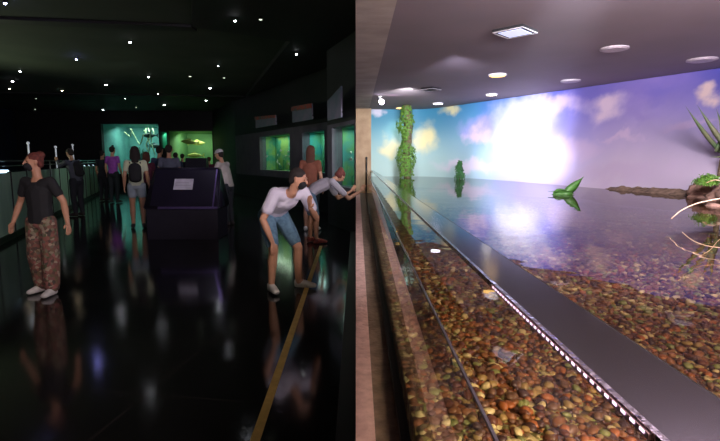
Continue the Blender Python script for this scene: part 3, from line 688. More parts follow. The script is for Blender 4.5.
for i, (px, py, c, sz) in enumerate(stars):
    inbulk = px > 192 and (py < 27+(px-192)*.15)
    zc = bz if inbulk or px > 288 else HZ
    p = PZ(px, py, zc); q = proj(p); r_ = max(.012, sz/2/FPX*q[2]*.55)
    e = empty('ceiling_spot', (p.x, p.y, zc))
    bm = bmesh.new(); cyl(bm, (0, 0, -.02), r_*1.5, .04, 16, r_*1.2); obj('housing', bm, M['dark_paint'], e, False)
    bm = bmesh.new(); hull(bm, ((0, 0, -.045), (r_, r_, .012))); obj('lens', bm, M[side[c][1]], e, True)
    wx = 'left' if px < 100 else ('middle' if px < 180 else 'right'); dy = 'near the top of the view' if py < 60 else ('far down the hall' if py > 93 else 'midway down the hall')
    tag(e, '%s light point on hall ceiling, %s side, %s' % (side[c][0], wx, dy), 'ceiling light', 'ceiling spots, %s %s %s' % (side[c][0], wx, dy))
    if c in ('b', 'bw') and py > 5:
        lamp('SPOT', (p.x, p.y, zc-.07), 7, (.5, .45, 1), .05, (p.x, p.y, 0), 1.6, 1)

# ------------------------------------------------------------------ tape, kiosk, railing
t0, t1_ = PZ(321, 246, .0), PZ(255, 441, .0); ext = t1_+(t1_-t0)*.35
dv = (t1_-t0).normalized(); nv_ = Vector((dv.y, -dv.x, 0))*.027
bm = bmesh.new(); prism(bm, [(q.x, q.y) for q in (t0-nv_, t0+nv_, ext+nv_, ext-nv_)], 0.0005, .0025)
tag(obj('floor_tape', bm, M['tape']), 'long yellow tape line stuck along the black floor', 'tape')

kp = PZ(182, 240, 0); KY = kp.y
e = empty('information_kiosk', (kp.x, kp.y, 0), 0.0)
Wk = (222-145)/FPX*KY; hk = zpx(167.5, KY+.5)
bm = bmesh.new(); box(bm, -Wk/2+.05, Wk/2-.05, .05, .75, 0, .58, bev=.01); obj('body', bm, M['kiosk'], e)
bm = bmesh.new(); hexa(bm, [(-Wk/2, 0, .58), (Wk/2, 0, .58), (Wk/2-.1, .42, hk), (-Wk/2+.1, .42, hk)], [(-Wk/2, .8, .58), (Wk/2, .8, .58), (Wk/2-.1, .6, hk), (-Wk/2+.1, .6, hk)])
bmesh.ops.bevel(bm, geom=bm.edges[:], offset=.03, segments=3, affect='EDGES'); obj('slanted_top', bm, M['screen'], e, True)
sl = (hk-.58)
def onslant(x, t, off): 
    nn = Vector((0, -sl, .42)).normalized(); return Vector((x, .42*t, .58+sl*t))+nn*off
def slantquad(x0, x1, t0_, t1__, off, th):
    return [onslant(x0, t0_, off), onslant(x1, t0_, off), onslant(x1, t1__, off), onslant(x0, t1__, off)], [onslant(x0, t0_, off+th), onslant(x1, t0_, off+th), onslant(x1, t1__, off+th), onslant(x0, t1__, off+th)]
bm = bmesh.new(); sgx = lambda px: (px-182)/FPX*(KY+.2)
hexa(bm, *slantquad(-Wk/2+.14, Wk/2-.14, .08, .93, .001, .004)); obj('display_board', bm, mat('dark_display', (.012, .009, .022), .3, (.008, .007, .014), 2), e)
bm = bmesh.new(); hexa(bm, *slantquad(Wk/2-.135, Wk/2-.11, .05, .95, .001, .012)); hexa(bm, *slantquad(-Wk/2+.3, Wk/2-.03, .0, .05, .001, .03)); obj('metal_edge', bm, mat('violet_metal', (.35, .25, .6), .3, metal=.9), e)  # added strips, violet highlight of the glossy edges put into the colour
tag(e, 'wide dark kiosk with a slanted top in the middle of the hall', 'kiosk')
bm = bmesh.new(); hexa(bm, *slantquad(sgx(172), sgx(191), .46, .72, .006, .003)); pe = obj('paper_notice', bm, M['paper']); pe.location = e.location
# a few faint grey print lines
bm = bmesh.new()
for k in range(2): hexa(bm, *slantquad(sgx(174), sgx(189-2*k), .55+.07*k, .565+.07*k, .0095, .001))
obj('print_line', bm, mat('grey_print', (.4, .38, .45), .7), pe)
tag(pe, 'white paper notice taped on the slanted front of the kiosk', 'notice')
p2 = PZ(193, 222, 0)
e = empty('information_kiosk', (PY(193, 160, 14).x, 14, 0)); zt = zpx(158, 14)
bm = bmesh.new(); box(bm, -.25, .3, 0, .5, 0, .7, bev=.01); obj('body', bm, M['kiosk'], e)
bm = bmesh.new(); hexa(bm, [(-.28, -.05, .7), (.33, -.05, .7), (.33, .2, zt), (-.28, .2, zt)], [(-.28, .5, .7), (.33, .5, .7), (.33, .35, zt), (-.28, .35, zt)]); obj('slanted_top', bm, M['kiosk'], e)
tag(e, 'small dark kiosk standing behind the wide kiosk', 'kiosk')

# left basin with glass barrier and rails
Ba, Bb = PZ(-60, 276, 0), PZ(104, 191.6, 0)
dB_ = (Bb-Ba).normalized(); nB_ = Vector((-dB_.y, dB_.x, 0)); Lb = (Bb-Ba).length
e = empty('glass_barrier', (Ba.x, Ba.y, 0), math.atan2(dB_.y, dB_.x))
k = 0; x = 0
while x < Lb-.3:
    x1 = min(x+1.15, Lb); bm = bmesh.new(); box(bm, x+.012, x1-.012, 0, .03, .12, 1.26, bev=.004); obj('glass_panel', bm, M['green_glass'], e)
    bm = bmesh.new(); box(bm, x-.011, x+.011, -.02, .05, .0, 1.28); obj('mullion', bm, M['dark_paint'], e); x = x1
bm = bmesh.new(); box(bm, 0, Lb, -.02, .1, 0, .118); obj('kick_plate', bm, M['black'], e)
tag(e, 'long barrier of pale green glass panels along the left side of the hall', 'barrier')
e2 = empty('handrail', (Ba.x, Ba.y, 0), math.atan2(dB_.y, dB_.x))
bm = bmesh.new(); tube(bm, [(0, .1, 1.48), (Lb, .1, 1.48)], .018, 8); obj('top_rail', bm, M['steel'], e2, True)
bm = bmesh.new(); tube(bm, [(0, .1, 1.385), (Lb, .1, 1.385)], .012, 8); obj('lower_rail', bm, M['steel'], e2, True)
x = .6
while x < Lb:
    bm = bmesh.new(); tube(bm, [(x, .1, 1.0), (x, .1, 1.48)], .014, 8); obj('post', bm, M['steel'], e2, True); x += 2.3
tag(e2, 'double steel handrail running above the green glass barrier', 'handrail')
bm = bmesh.new(); P0 = Ba+nB_*.12; P1 = Bb+nB_*.12; prism(bm, [(P0.x, P0.y), (P1.x, P1.y), (P1.x-4, P1.y), (-21.9, P1.y), (-21.9, P0.y)], 0, 1.2)
tag(obj('basin', bm, mat('dark_basin_water', (.01, .02, .03), .08, (.02, .04, .06), 2, bump=.5, bscale=3)), 'dark water basin behind the green glass barrier', 'basin')
# tall poles over the basin, made faintly self-glowing to look lit
for px, ya, yb, yd, lab in ((28, 143, 162, 13, 'short bright metal pole above the basin behind the woman in black'), (55.5, 147, 181, 15, 'tall bright metal pole over the basin left of the leaning visitor'), (72.5, 145, 157, 17, 'bright metal pole just behind the leaning visitor')):
    pa = PY(px, ya, yd); bm = bmesh.new(); tube(bm, [(0, 0, 1.2), (0, 0, pa.z)], .022, 8); hull(bm, ((0, 0, pa.z), .04))
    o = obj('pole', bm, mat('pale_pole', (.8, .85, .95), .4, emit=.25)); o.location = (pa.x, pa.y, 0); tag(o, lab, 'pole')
# dark blue curtain panel wall behind the basin
Wl0, Wl1 = Vector((-12.2, 8.0)), Vector((-18.5, 26.4))
wl, dwl, nwl = quadwall('wall_basin', Wl1, Wl0, 1.2, HZ, .15, (), mat('dark_blue_cloth', (.015, .03, .075), .7, (.02, .02, .028), .5))
lamp('SPOT', (-9.5, 11, 3.9), 60, (.25, .45, 1), .2, (-12.3, 12.2, 1.8), .8, 1)
p = PY(3, 182, 9.4)
bm = bmesh.new(); box(bm, -.25, .12, -.03, .03, -.05, .05, bev=.01); o = obj('basin_lamp', bm, emis('basin_lamp_light', (.55, .8, 1), 2.5)); o.location = (p.x, p.y, 1.26)  # added glowing box in place of glitter on the basin water
tag(o, 'small glowing pale blue lamp on the basin at the left edge', 'lamp')
p = PY(91, 165.5, 17)
for i in range(4):
    bm = bmesh.new(); hull(bm, ((0, 0, 0), (.05, .05, .03)), ((0, 0, .05), .02)); q = PY(84+i*4.2, 166, 18+i*.9); o = obj('basin_lamp', bm, emis('basin_lamp_small', (.6, .85, 1), 1.2)); o.location = (q.x-.15, q.y, 1.235)  # added glowing bumps, imitating more sparkle from the water
    tag(o, 'tiny pale light on the basin rim near its far end', 'lamp', 'tiny lights on the basin rim')

# ------------------------------------------------------------------ plants, rocks, bank
def leaf_cloud(bm, pts, L_, W_, rnd):
    for p, nrm_ in pts:
        t = Vector((rnd.uniform(-1, 1), rnd.uniform(-1, 1), rnd.uniform(-1.0, .6))).normalized(); nn = (nrm_+Vector((rnd.uniform(-.5, .5),)*3)).normalized()
        s = t.cross(nn); 
        if s.length < .1: continue
        s.normalize(); t = nn.cross(s); l = L_*rnd.uniform(.6, 1.3); w_ = W_*rnd.uniform(.7, 1.2)
        a = bm.verts.new(p); b_ = bm.verts.new(p+t*l*.5+s*w_+nn*.1*l); c = bm.verts.new(p+t*l-nn*.15*l); d = bm.verts.new(p+t*l*.5-s*w_+nn*.1*l); m_ = bm.verts.new(p+t*l*.5)
        bm.faces.new((a, b_, m_)); bm.faces.new((b_, c, m_)); bm.faces.new((c, d, m_)); bm.faces.new((d, a, m_))
rnd = random.Random(5)
vy = 9.05; vx = PY(406, 160, vy).x
e = empty('ivy_trunk', (vx, vy, 0))
bm = bmesh.new(); tube(bm, [(.02*math.sin(k*.9)+.02, 0, .9+k*(2.5-.9)/12) for k in range(13)], [.075+.01*math.sin(k*2.1) for k in range(13)], 12); obj('trunk', bm, M['bark'], e, True)
bm = bmesh.new(); pts = []
for _ in range(1500):
    z = rnd.uniform(1.2, 2.4) if rnd.random() < .93 else rnd.uniform(2.4, 2.5); a = rnd.uniform(0, 2*PI)
    rr_ = .10+.03*math.sin(z*9)+.045*(z < 1.75)+(.07 if 2.0 < z < 2.22 and math.cos(a) < 0 else 0)-.02*(z > 2.25)
    rr_ *= rnd.uniform(.75, 1.1); pts.append((Vector((rr_*math.cos(a), rr_*math.sin(a), z)), Vector((math.cos(a), math.sin(a), .3))))
leaf_cloud(bm, pts, .055, .018, rnd); obj('foliage', bm, M['leaf'], e); tag(e, 'tall trunk wrapped in green ivy rising from the water near the column', 'tree')
sp_ = PY(459.5, 177.5, 8.35); e = empty('shrub', (sp_.x, sp_.y, 0))
bm = bmesh.new(); tube(bm, [(0, 0, .95), (.01, 0, 1.3), (0, 0, 1.48)], [.012, .010, .004], 6); obj('stem', bm, M['bark'], e)
bm = bmesh.new(); pts = []
for _ in range(420):
    h = rnd.random(); a = rnd.uniform(0, 2*PI); rr_ = (.085*(1-h)**.7+.012)*rnd.uniform(.3, 1); pts.append((Vector((rr_*math.cos(a)+.015*math.sin(h*7), rr_*math.sin(a), ZW+.005+h*.30)), Vector((math.cos(a), math.sin(a), .4))))
leaf_cloud(bm, pts, .05, .015, rnd); obj('foliage', bm, mat('shrub_leaf', (.05, .22, .05), .6, (.03, .12, .03), 15), e); tag(e, 'small pointed green shrub standing in the water before the mural', 'shrub')
# emergent water plant
def blade_mesh(bm, base, tip, bend, wd, n=9, fold=.25):
    base, tip = Vector(base), Vector(tip); ax = tip-base; up = Vector(bend); side_ = ax.cross(up); 
    if side_.length < 1e-4: side_ = Vector((1, 0, 0))
    side_.normalize(); nn = side_.cross(ax).normalized(); prev = None; th = wd*.08
    for k in range(n+1):
        t = k/n; c = base+ax*t+up*math.sin(PI*t)*1.0; w_ = wd*(math.sin(PI*min(1, t*.8+.18))**.8)*(1-t**3)+.0005
        cur = [bm.verts.new(c-side_*w_+nn*w_*fold), bm.verts.new(c+nn*th), bm.verts.new(c+side_*w_+nn*w_*fold), bm.verts.new(c-nn*th)]
        if prev:
            for j in range(4): bm.faces.new((prev[j], prev[(j+1) % 4], cur[(j+1) % 4], cur[j]))
        else: bm.faces.new(cur)
        prev = cur
    bm.faces.new(prev[::-1])
wp_ = PZ(562, 194.5, ZW); D_ = wp_.y
e = empty('water_plant', (wp_.x, wp_.y, ZW)); k_ = D_/FPX
def rel(px, py): return ((px-562)*k_, 0, (194.5-py)*k_)
for (a, b_, bend, wd) in ((rel(563, 195), rel(583, 176.5), (0, -.01, 0), .03), (rel(564, 194), rel(548, 191.5), (0, 0, .012), .018), (rel(570, 194), rel(550, 195), (0, -.03, .015), .02),
                          (rel(560, 194), rel(574, 187.5), (0, 0, .01), .015), (rel(556, 194.5), rel(575, 194), (0, -.05, .01), .018), (rel(553, 194), rel(568, 190), (0, .03, .012), .016)):
    bm = bmesh.new(); blade_mesh(bm, a, b_, bend, wd*1.5); obj('leaf', bm, mat('water_leaf', (.06, .20, .03), .5, (.04, .13, .02), 20) if 'water_leaf' not in bpy.data.materials else bpy.data.materials['water_leaf'], e, True)
tag(e, 'green pointed leaf cluster poking out of the water mid-pool', 'water plant')
# spiky plant at the right edge
sb = PY(722, 160, 4.5); e = empty('spiky_plant', (sb.x, sb.y, 1.36)); k_ = 4.5/FPX
def rl(px, py): p = PY(px, py, 4.5); return (p.x-sb.x, rnd.uniform(-.05, .05), p.z-1.36)
for (px, py, wd, bn_) in ((688, 106, .014, -.02), (699, 105, .016, -.02), (716, 109, .02, 0), (727, 104, .02, 0), (707, 157, .012, .04), (738, 112, .02, .02), (750, 125, .02, .04), (742, 150, .02, .05)):
    bm = bmesh.new(); blade_mesh(bm, rl(720+rnd.uniform(-2, 6), 152), rl(px, py), (bn_, -.03, -.015), wd*1.5); obj('leaf', bm, M['blade'], e, True)
bm = bmesh.new(); tube(bm, [(0, 0, -.02), (.01, 0, (rl(720, 148)[2]))], [.03, .02], 8); obj('stem', bm, M['bark'], e)
tag(e, 'spiky plant with long dull green blades at the right edge', 'plant')
# moss bush
mb_ = PY(708, 177, 3.98); e = empty('moss_clump', (mb_.x, mb_.y, mb_.z-.05)); bm = bmesh.new(); pts = []
for _ in range(1000):
    a = rnd.uniform(0, 2*PI); f_ = rnd.uniform(0, PI/2); R_ = .06*rnd.uniform(.5, 1.25)*(1+.25*math.sin(5*a)); nn = Vector((math.cos(a)*math.cos(f_), math.sin(a)*math.cos(f_), math.sin(f_))); pts.append((Vector((nn.x*R_*1.3, nn.y*R_, nn.z*R_*.8)), nn))
leaf_cloud(bm, pts, .034, .005, rnd); obj('foliage', bm, M['leaf'], e)
tag(e, 'bright green mossy clump on the rock at the right edge', 'moss')
# bank of soil and rocks
def rock(name, c, r, label, seed, m=None, sub=4):
    bm = bmesh.new(); bmesh.ops.create_icosphere(bm, subdivisions=sub, radius=1)
    for v in bm.verts:
        n_ = noise.fractal(v.co*1.4+Vector((seed, seed*.3, 0)), 1, 2, 5); n2 = abs(noise.noise(v.co*3+Vector((seed, 0, 0))))
        v.co = Vector((v.co.x*r[0], v.co.y*r[1], v.co.z*r[2]))*(1+.35*n_-.15*n2)
    o = obj(name, bm, m or M['rock'], smooth=True); o.location = c; tag(o, label, 'rock'); return o
rp = PY(714, 202, 4.2)
rock('rock', (rp.x+.10, rp.y+.1, ZW-.02), (.27, .22, .175), 'rugged brown rock rising from the water under the mossy clump', 4)
rock('rock', (PY(742, 205, 3.9).x, 3.9, ZW), (.25, .25, .13), 'low brown rock at the right edge beside the arching reed', 9)
rock('rock', (PY(708, 225, 3.5).x, 3.45, ZW-.07), (.16, .13, .085), 'small wet rock just breaking the surface near the right edge', 13)
bm = bmesh.new(); prev = None; N = 60
for i in range(N+1):
    px = 592+(760-592)*i/N; u_, z_ = mural_uv(min(px, 770), 185)
    j = max(k for k in range(len(cum)-1) if cum[k] <= u_); f_ = (u_-cum[j])/(cum[j+1]-cum[j]); P = lp(j, ZW+.03).lerp(lp(j+1, ZW+.03), f_); Nn = nrm[j]
    g_ = min(1, i/12); hh = (.035+.02*noise.noise(Vector((i*.3, 0, 0)))+.03*i/N)*g_
    ring = []
    for q in range(8):
        t = q/7; d_out = t*.42*(.5+.5*g_); hz = hh*(1-t)**.6*(1+.3*noise.noise(Vector((i*.5, q*.9, 2))))-.03-t*.12
        ring.append(bm.verts.new((P.x-Nn.x*(d_out+.002), P.y-Nn.y*(d_out+.002), ZW+.03+hz)))
    if prev:
        for q in range(7): bm.faces.new((prev[q], prev[q+1], ring[q+1], ring[q]))
    prev = ring
tag(obj('soil_bank', bm, M['soil'], smooth=True), 'low brown soil bank at the foot of the mural', 'soil', kind='stuff')
# arching reeds
def reed(pts, Yl, r0, r1, label, dz=0):
    P = [PY(px, py, Y) for (px, py), Y in zip(pts, Yl)]
    # catmull
    Q = []
    for i in range(len(P)-1):
        p0, p1, p2, p3 = P[max(i-1, 0)], P[i], P[i+1], P[min(i+2, len(P)-1)]
        for k in range(6):
            t = k/6; Q.append(.5*((2*p1)+(-p0+p2)*t+(2*p0-5*p1+4*p2-p3)*t*t+(-p0+3*p1-3*p2+p3)*t**3))
    Q.append(P[-1]); bm = bmesh.new(); n = len(Q); tube(bm, Q, [r0+(r1-r0)*k/(n-1) for k in range(n)], 6)
    tag(obj('dry_reed', bm, M['twig'], smooth=True), label, 'reed')
reed([(671, 219), (682, 210), (700, 202.5), (730, 197)], [2.3, 2.3, 2.3, 2.25], .0016, .003, 'long pale dry reed arching low over the water at right')
reed([(682, 232), (692, 240), (708, 246), (735, 249)], [1.62, 1.63, 1.63, 1.6], .0008, .0016, 'pale dry reed dipping toward the water below the arching reed')
reed([(700, 256), (710, 250), (716, 243), (724, 236)], [1.5, 1.5, 1.5, 1.5], .0006, .001, 'thin short reed crossing the lowest reed at the right edge')
reed([(706, 183), (716, 180), (732, 184)], [3.7, 3.7, 3.7], .004, .005, 'pale twig lying on top of the rugged rock')
# submerged green sprigs
for (px, py, n_, lab) in ((668, 356, 26, 'feathery green sprig under water below the steel bar'), (696, 375, 16, 'small bright green sprig under water at the lower right'), (712, 386, 8, 'tiny green shoot among the pebbles at the far lower right'), (690, 262, 14, 'green weed patch under water below the reeds')):
    p = PZ(px, py, CZ-.5); e = empty('water_weed', (p.x, p.y, bedz(p.x, p.y))); 
    for j in range(n_):
        a = rnd.uniform(0, 2*PI); l = rnd.uniform(.02, .045); bm = bmesh.new(); blade_mesh(bm, (0, 0, .01), (math.cos(a)*l, math.sin(a)*l, .02+rnd.uniform(.0, .03)), (0, 0, .008), .0035, 5); obj('leaf', bm, M['leaf_bright'], e)
    tag(e, lab, 'water plant')

# ------------------------------------------------------------------ people
SKIN = mat('skin', (0.52, 0.27, 0.17), .5, (0.46, 0.23, 0.14), 12)
EYE = mat('eye_dark', (0.02, .015, .01), .2)
def clothm(n, c, c2=None, s=12, **k): return mat(n, c, .85, c2, s, **k)
C_black = clothm('black_cloth', (.012, .012, .015)); C_white = clothm('white_shirt', (.62, .58, .66), (.52, .48, .58), 6); C_denim = clothm('denim', (.12, .22, .30), (.07, .14, .21), 22)
C_grey = clothm('grey_shirt', (.10, .11, .16)); C_blue = clothm('dark_blue_shirt', (.05, .07, .14)); C_dark = clothm('dark_trousers', (.015, .017, .025))
C_purple = clothm('purple_top', (.36, .07, .46)); C_cream = clothm('pale_yellow_top', (.62, .66, .42), (.45, .5, .4), 5); C_tgrey = clothm('light_grey_tee', (.48, .45, .50), (.38, .35, .4), 7)
C_orange = clothm('rust_top', (.22, .07, .04)); C_redtop = clothm('dark_red_top', (.12, .02, .05)); C_shoe = clothm('white_shoe', (.72, .68, .66)); C_bshoe = clothm('dark_shoe', (.03, .02, .02)); C_sandal = clothm('red_sandal', (.35, .06, .04), (.1, .03, .03), 30)
H_dark = clothm('dark_hair', (.018, .012, .010)); H_brown = clothm('brown_hair', (.10, .035, .02)); H_red = clothm('reddish_hair', (.17, .04, .03), (.08, .02, .015), 25)
m, nt, b = nodes('floral_cloth'); b.inputs['Roughness'].default_value = .9; tc = nt.nodes.new('ShaderNodeTexCoord'); vo = nt.nodes.new('ShaderNodeTexVoronoi'); vo.inputs['Scale'].default_value = 30
nt.links.new(tc.outputs['Object'], vo.inputs['Vector']); sp2 = nt.nodes.new('ShaderNodeSeparateColor'); nt.links.new(vo.outputs['Color'], sp2.inputs[0])
nt.links.new(ramp(nt, [(0, (.05, .04, .03)), (.3, (.24, .09, .07)), (.5, (.07, .09, .04)), (.65, (.36, .28, .2)), (.8, (.06, .05, .04)), (1, (.28, .10, .09))], sp2.outputs[0]), b.inputs['Base Color']); C_floral = m

def person(loc, rz, H, label, top, bottom, shoes, hair, pose=None, voxel=.012, sleeve=.55, leg=1.0, long_hair=0, mask=None, skin=SKIN, bag=None, cap=None, bun=False, loose=0.0, female=False):
    pose = pose or {}; s = H/1.72
    e = empty('person', loc, rz); tag(e, label, 'person')
    V = lambda x, y, z: Vector((x, y, z))
    lean = math.radians(pose.get('lean', 3)); ph = pose.get('pelvis_z', .93); pb = pose.get('pelvis_y', 0)
    P0 = V(0, pb, ph); rx = lambda a: Matrix.Rotation(-a, 3, 'X')
    tw = Matrix.Rotation(math.radians(pose.get('twist', 0)), 3, 'Z')
    waist = P0+rx(lean*.7)@V(0, 0, .14); chest = waist+rx(lean)@V(0, 0, .20); nb = chest+rx(lean*1.08)@V(0, -.01, .18)
    Rc = tw@rx(lean); shw = .165 if female else .18
    sh = {sd: chest+Rc@V(sd*shw, -.01, .125) for sd in (-1, 1)}
    hp, hy, hr = pose.get('head', (0, 0, 0))
    Rh = Matrix.Rotation(math.radians(hy), 3, 'Z')@rx(math.radians(hp))@Matrix.Rotation(math.radians(hr), 3, 'Y')
    nk = nb+rx(lean*.7)@V(0, .012, .055); hc = nk+Rh@V(0, .022, .115)
    J = {}
    for sd, n_ in ((-1, 'l'), (1, 'r')):
        J['hip'+n_] = P0+V(sd*.09, 0, -.03)
        J['knee'+n_] = V(*pose.get('knee'+n_, (sd*.10, .02+pb*.5, .48))); J['ank'+n_] = V(*pose.get('ank'+n_, (sd*.10, -.02, .085)))
        J['toe'+n_] = V(*pose.get('toe'+n_, tuple(J['ank'+n_]+V(sd*.03, .15, -.045))))
        J['elb'+n_] = V(*pose['elb'+n_]) if 'elb'+n_ in pose else sh[sd]+V(sd*.055, -.02, -.27)
        J['wri'+n_] = V(*pose['wri'+n_]) if 'wri'+n_ in pose else J['elb'+n_]+V(sd*.02, .07, -.23)
    bm = bmesh.new()
    # trunk
    hull(bm, (P0, (.145, .10, .10)), (waist, (.12, .088, .07), Rc)); hull(bm, (waist, (.12, .088, .07), Rc), (chest, (.145, .10, .12), Rc))
    hull(bm, (chest, (.14, .095, .12), Rc), (nb, .05)); hull(bm, (nb, .052), (hc+Rh@V(0, -.02, -.06), .05))
    # head
    hull(bm, (hc+Rh@V(0, -.012, .03), (.076, .094, .085), Rh), (hc+Rh@V(0, .028, -.062), (.048, .048, .04), Rh)); hull(bm, (hc+Rh@V(0, .085, .018), .011), (hc+Rh@V(0, .103, -.012), .014)); 
    hull(bm, (hc+Rh@V(-.03, .077, .035), (.018, .012, .008), Rh), (hc+Rh@V(.03, .077, .035), (.018, .012, .008), Rh))
    hull(bm, (hc+Rh@V(-.014, .082, -.045), .008), (hc+Rh@V(.014, .082, -.045), .008))
    for sd in (-1, 1): hull(bm, (hc+Rh@V(sd*.077, -.005, .012), (.010, .018, .026), Rh), (hc+Rh@V(sd*.074, .0, -.015), (.008, .010, .012), Rh))
    for sd, n_ in ((-1, 'l'), (1, 'r')):
        S, E, Wr = sh[sd], J['elb'+n_], J['wri'+n_]
        hull(bm, (chest+Rc@V(sd*.08, 0, .09), .07), (S, .052)); hull(bm, (S, .052), (E, .038)); hull(bm, (E, .038), (E.lerp(Wr, .35), .040)); hull(bm, (E.lerp(Wr, .35), .040), (Wr, .025))
        # hand: palm, four fingers, thumb
        d = (Wr-E).normalized(); d = (Vector(pose['hand'+n_]).normalized() if 'hand'+n_ in pose else d)
        across = Vector(pose.get('across'+n_, (0, 1, 0))); across = (across-d*across.dot(d)).normalized(); nn = d.cross(across)
        curl = nn*(-sd)*pose.get('curl', .35)
        if ('curl'+n_) in pose: curl = Vector(pose['curl'+n_])
        hull(bm, (Wr+d*.015, (.022,)*3), (Wr+d*.07+across*.025, .013), (Wr+d*.07-across*.025, .013))
        for f_, (off, ln) in enumerate(((.03, .072), (.010, .080), (-.010, .074), (-.030, .058))):
            b_ = Wr+d*.075+across*off; mid = b_+(d+curl*.5).normalized()*ln*.5; tip = mid+(d+curl*1.4).normalized()*ln*.5
            hull(bm, (b_, .0105), (mid, .0095)); hull(bm, (mid, .0095), (tip, .0075))
        tb = Wr+d*.025+across*.022; tm = tb+(d*.6+across*.8+curl*.4).normalized()*.035; tt = tm+(d+across*.25+curl*.6).normalized()*.03
        hull(bm, (tb, .012), (tm, .0105)); hull(bm, (tm, .0105), (tt, .008))
        Hh, K, A, T = J['hip'+n_], J['knee'+n_], J['ank'+n_], J['toe'+n_]
        hull(bm, (Hh, .088), (Hh.lerp(K, .5), .072)); hull(bm, (Hh.lerp(K, .5), .072), (K, .054)); hull(bm, (K, .053), (K.lerp(A, .3)+V(0, -.012, 0), .056)); hull(bm, (K.lerp(A, .3)+V(0, -.012, 0), .056), (A, .036))
        hull(bm, (A, .036), (A+V(0, -.03, -.055), .026), (T, (.035, .03, .022)))
    sk = remeshed('body', bm, voxel*.62, skin, e, 2)
    # eyes
    for sd in (-1, 1):
        bm = bmesh.new(); hull(bm, (hc+Rh@V(sd*.031, .079, .017), (.012, .006, .006), Rh)); obj('eye', bm, EYE, sk, True)
    f = 1+loose
    # top
    bm = bmesh.new(); I = .016*f
    hem = P0+rx(lean*.4)@V(0, 0, -.03)
    hull(bm, (hem, (.145+I, .10+I, .05)), (waist, (.125+I*1.3, .09+I, .07), Rc)); hull(bm, (waist, (.125+I*1.3, .09+I, .07), Rc), (chest, (.148+I, .10+I, .12), Rc)); hull(bm, (chest, (.145+I, .10+I*.8, .115), Rc), (nb+rx(lean)@V(0, -.005, -.025), (.06, .055, .03), Rc))
    for sd, n_ in ((-1, 'l'), (1, 'r')):
        S, E, Wr = sh[sd], J['elb'+n_], J['wri'+n_]
        hull(bm, (chest+Rc@V(sd*.08, 0, .09), .075), (S, .052+I*.6))
        if sleeve <= 1: hull(bm, (S, .052+I*.6), (S.lerp(E, sleeve), .045+I*.7))
        else: hull(bm, (S, .052+I*.6), (E, .043+I)); hull(bm, (E, .043+I), (E.lerp(Wr, .92), .028+I*.7))
    remeshed('shirt', bm, voxel, top, e, 2)
    # bottom
    bm = bmesh.new(); I = .013
    hull(bm, (P0+V(0, 0, .05), (.13+I, .09+I, .05)), (P0+V(0, -.005, -.06), (.15+I, .105+I, .07)))
    for n_ in 'lr':
        Hh, K, A = J['hip'+n_], J['knee'+n_], J['ank'+n_]; wd = pose.get('wide', 0)
        t = min(leg, .5)/.5
        hull(bm, (Hh, .09+I), (Hh.lerp(K, .5*t if leg < .5 else .5), .078+I+wd*.4))
        if leg >= .5: hull(bm, (Hh.lerp(K, .5), .078+I+wd*.4), (K if leg > .5 else Hh.lerp(K, .82), .062+I+wd))
        if leg > .5: hull(bm, (K, .062+I+wd), (K.lerp(A, .92), .045+I+wd))
    remeshed('shorts' if leg <= .5 else 'trousers', bm, voxel, bottom, e, 2)
    for n_ in 'lr':
        A, T = J['ank'+n_], J['toe'+n_]; bm = bmesh.new(); hull(bm, (A+V(0, -.02, -.01), .042), (A+V(0, -.035, -.055), (.034, .036, .028)), (T+V(0, .015, -.002), (.042, .04, .03)), (A.lerp(T, .5)+V(0, 0, .0), (.04, .05, .035)))
        remeshed('shoe', bm, voxel*.8, shoes, e, 2)
    # hair
    bm = bmesh.new(); hull(bm, (hc+Rh@V(0, -.022, .048), (.084, .095, .083), Rh), (hc+Rh@V(0, -.06, -.02), (.068, .05, .05), Rh))
    if long_hair: 
        dn_ = rx(lean*.9)@V(0, -.02, -1) if not pose.get('hair_down') else V(0, .1, -1)
        hull(bm, (hc+Rh@V(0, -.055, 0), (.085, .055, .06), Rh), (hc+Rh@V(0, -.07, 0)+dn_*long_hair, (.075, .035, .05)))
        for sd in (-1, 1): hull(bm, (hc+Rh@V(sd*.075, -.02, .02), .025), (hc+Rh@V(sd*.085, -.03, 0)+dn_*long_hair*.7, .024))
    if bun: hull(bm, (hc+Rh@V(0, -.08, .09), .055))
    if not cap or long_hair: remeshed('hair', bm, voxel*.8, hair, e, 2)
    else:
        remeshed('hair', bm, voxel*.8, hair, e, 2); 
    if cap:
        bm = bmesh.new(); hull(bm, (hc+Rh@V(0, -.018, .065), (.088, .1, .075), Rh)); hull(bm, (hc+Rh@V(0, .06, .055), (.065, .075, .008), Rh)); remeshed('cap', bm, voxel*.7, cap, e, 1)
    if mask:
        bm = bmesh.new(); hull(bm, (hc+Rh@V(0, .06, -.035), (.058, .05, .042), Rh), (hc+Rh@V(0, .04, -.065), (.05, .045, .035), Rh)); remeshed('face_mask', bm, voxel*.7, mask, e, 1)
    if bag == 'backpack':
        bm = bmesh.new(); hull(bm, (chest+Rc@V(0, -.17, -.0), (.13, .07, .12), Rc), (waist+Rc@V(0, -.16, -.02), (.13, .08, .08), Rc))
        for sd in (-1, 1): hull(bm, (chest+Rc@V(sd*.1, -.12, .12), .02), (chest+Rc@V(sd*.1, .09, .1), .02)); 
        remeshed('backpack', bm, voxel, C_black, e, 2)
    e.scale = (s, s, s)
    return e
def rotfor(deg): return math.radians(deg)
# helper: put at floor pixel
def at(px, py): p = PZ(px, py, 0); return (p.x, p.y, 0)
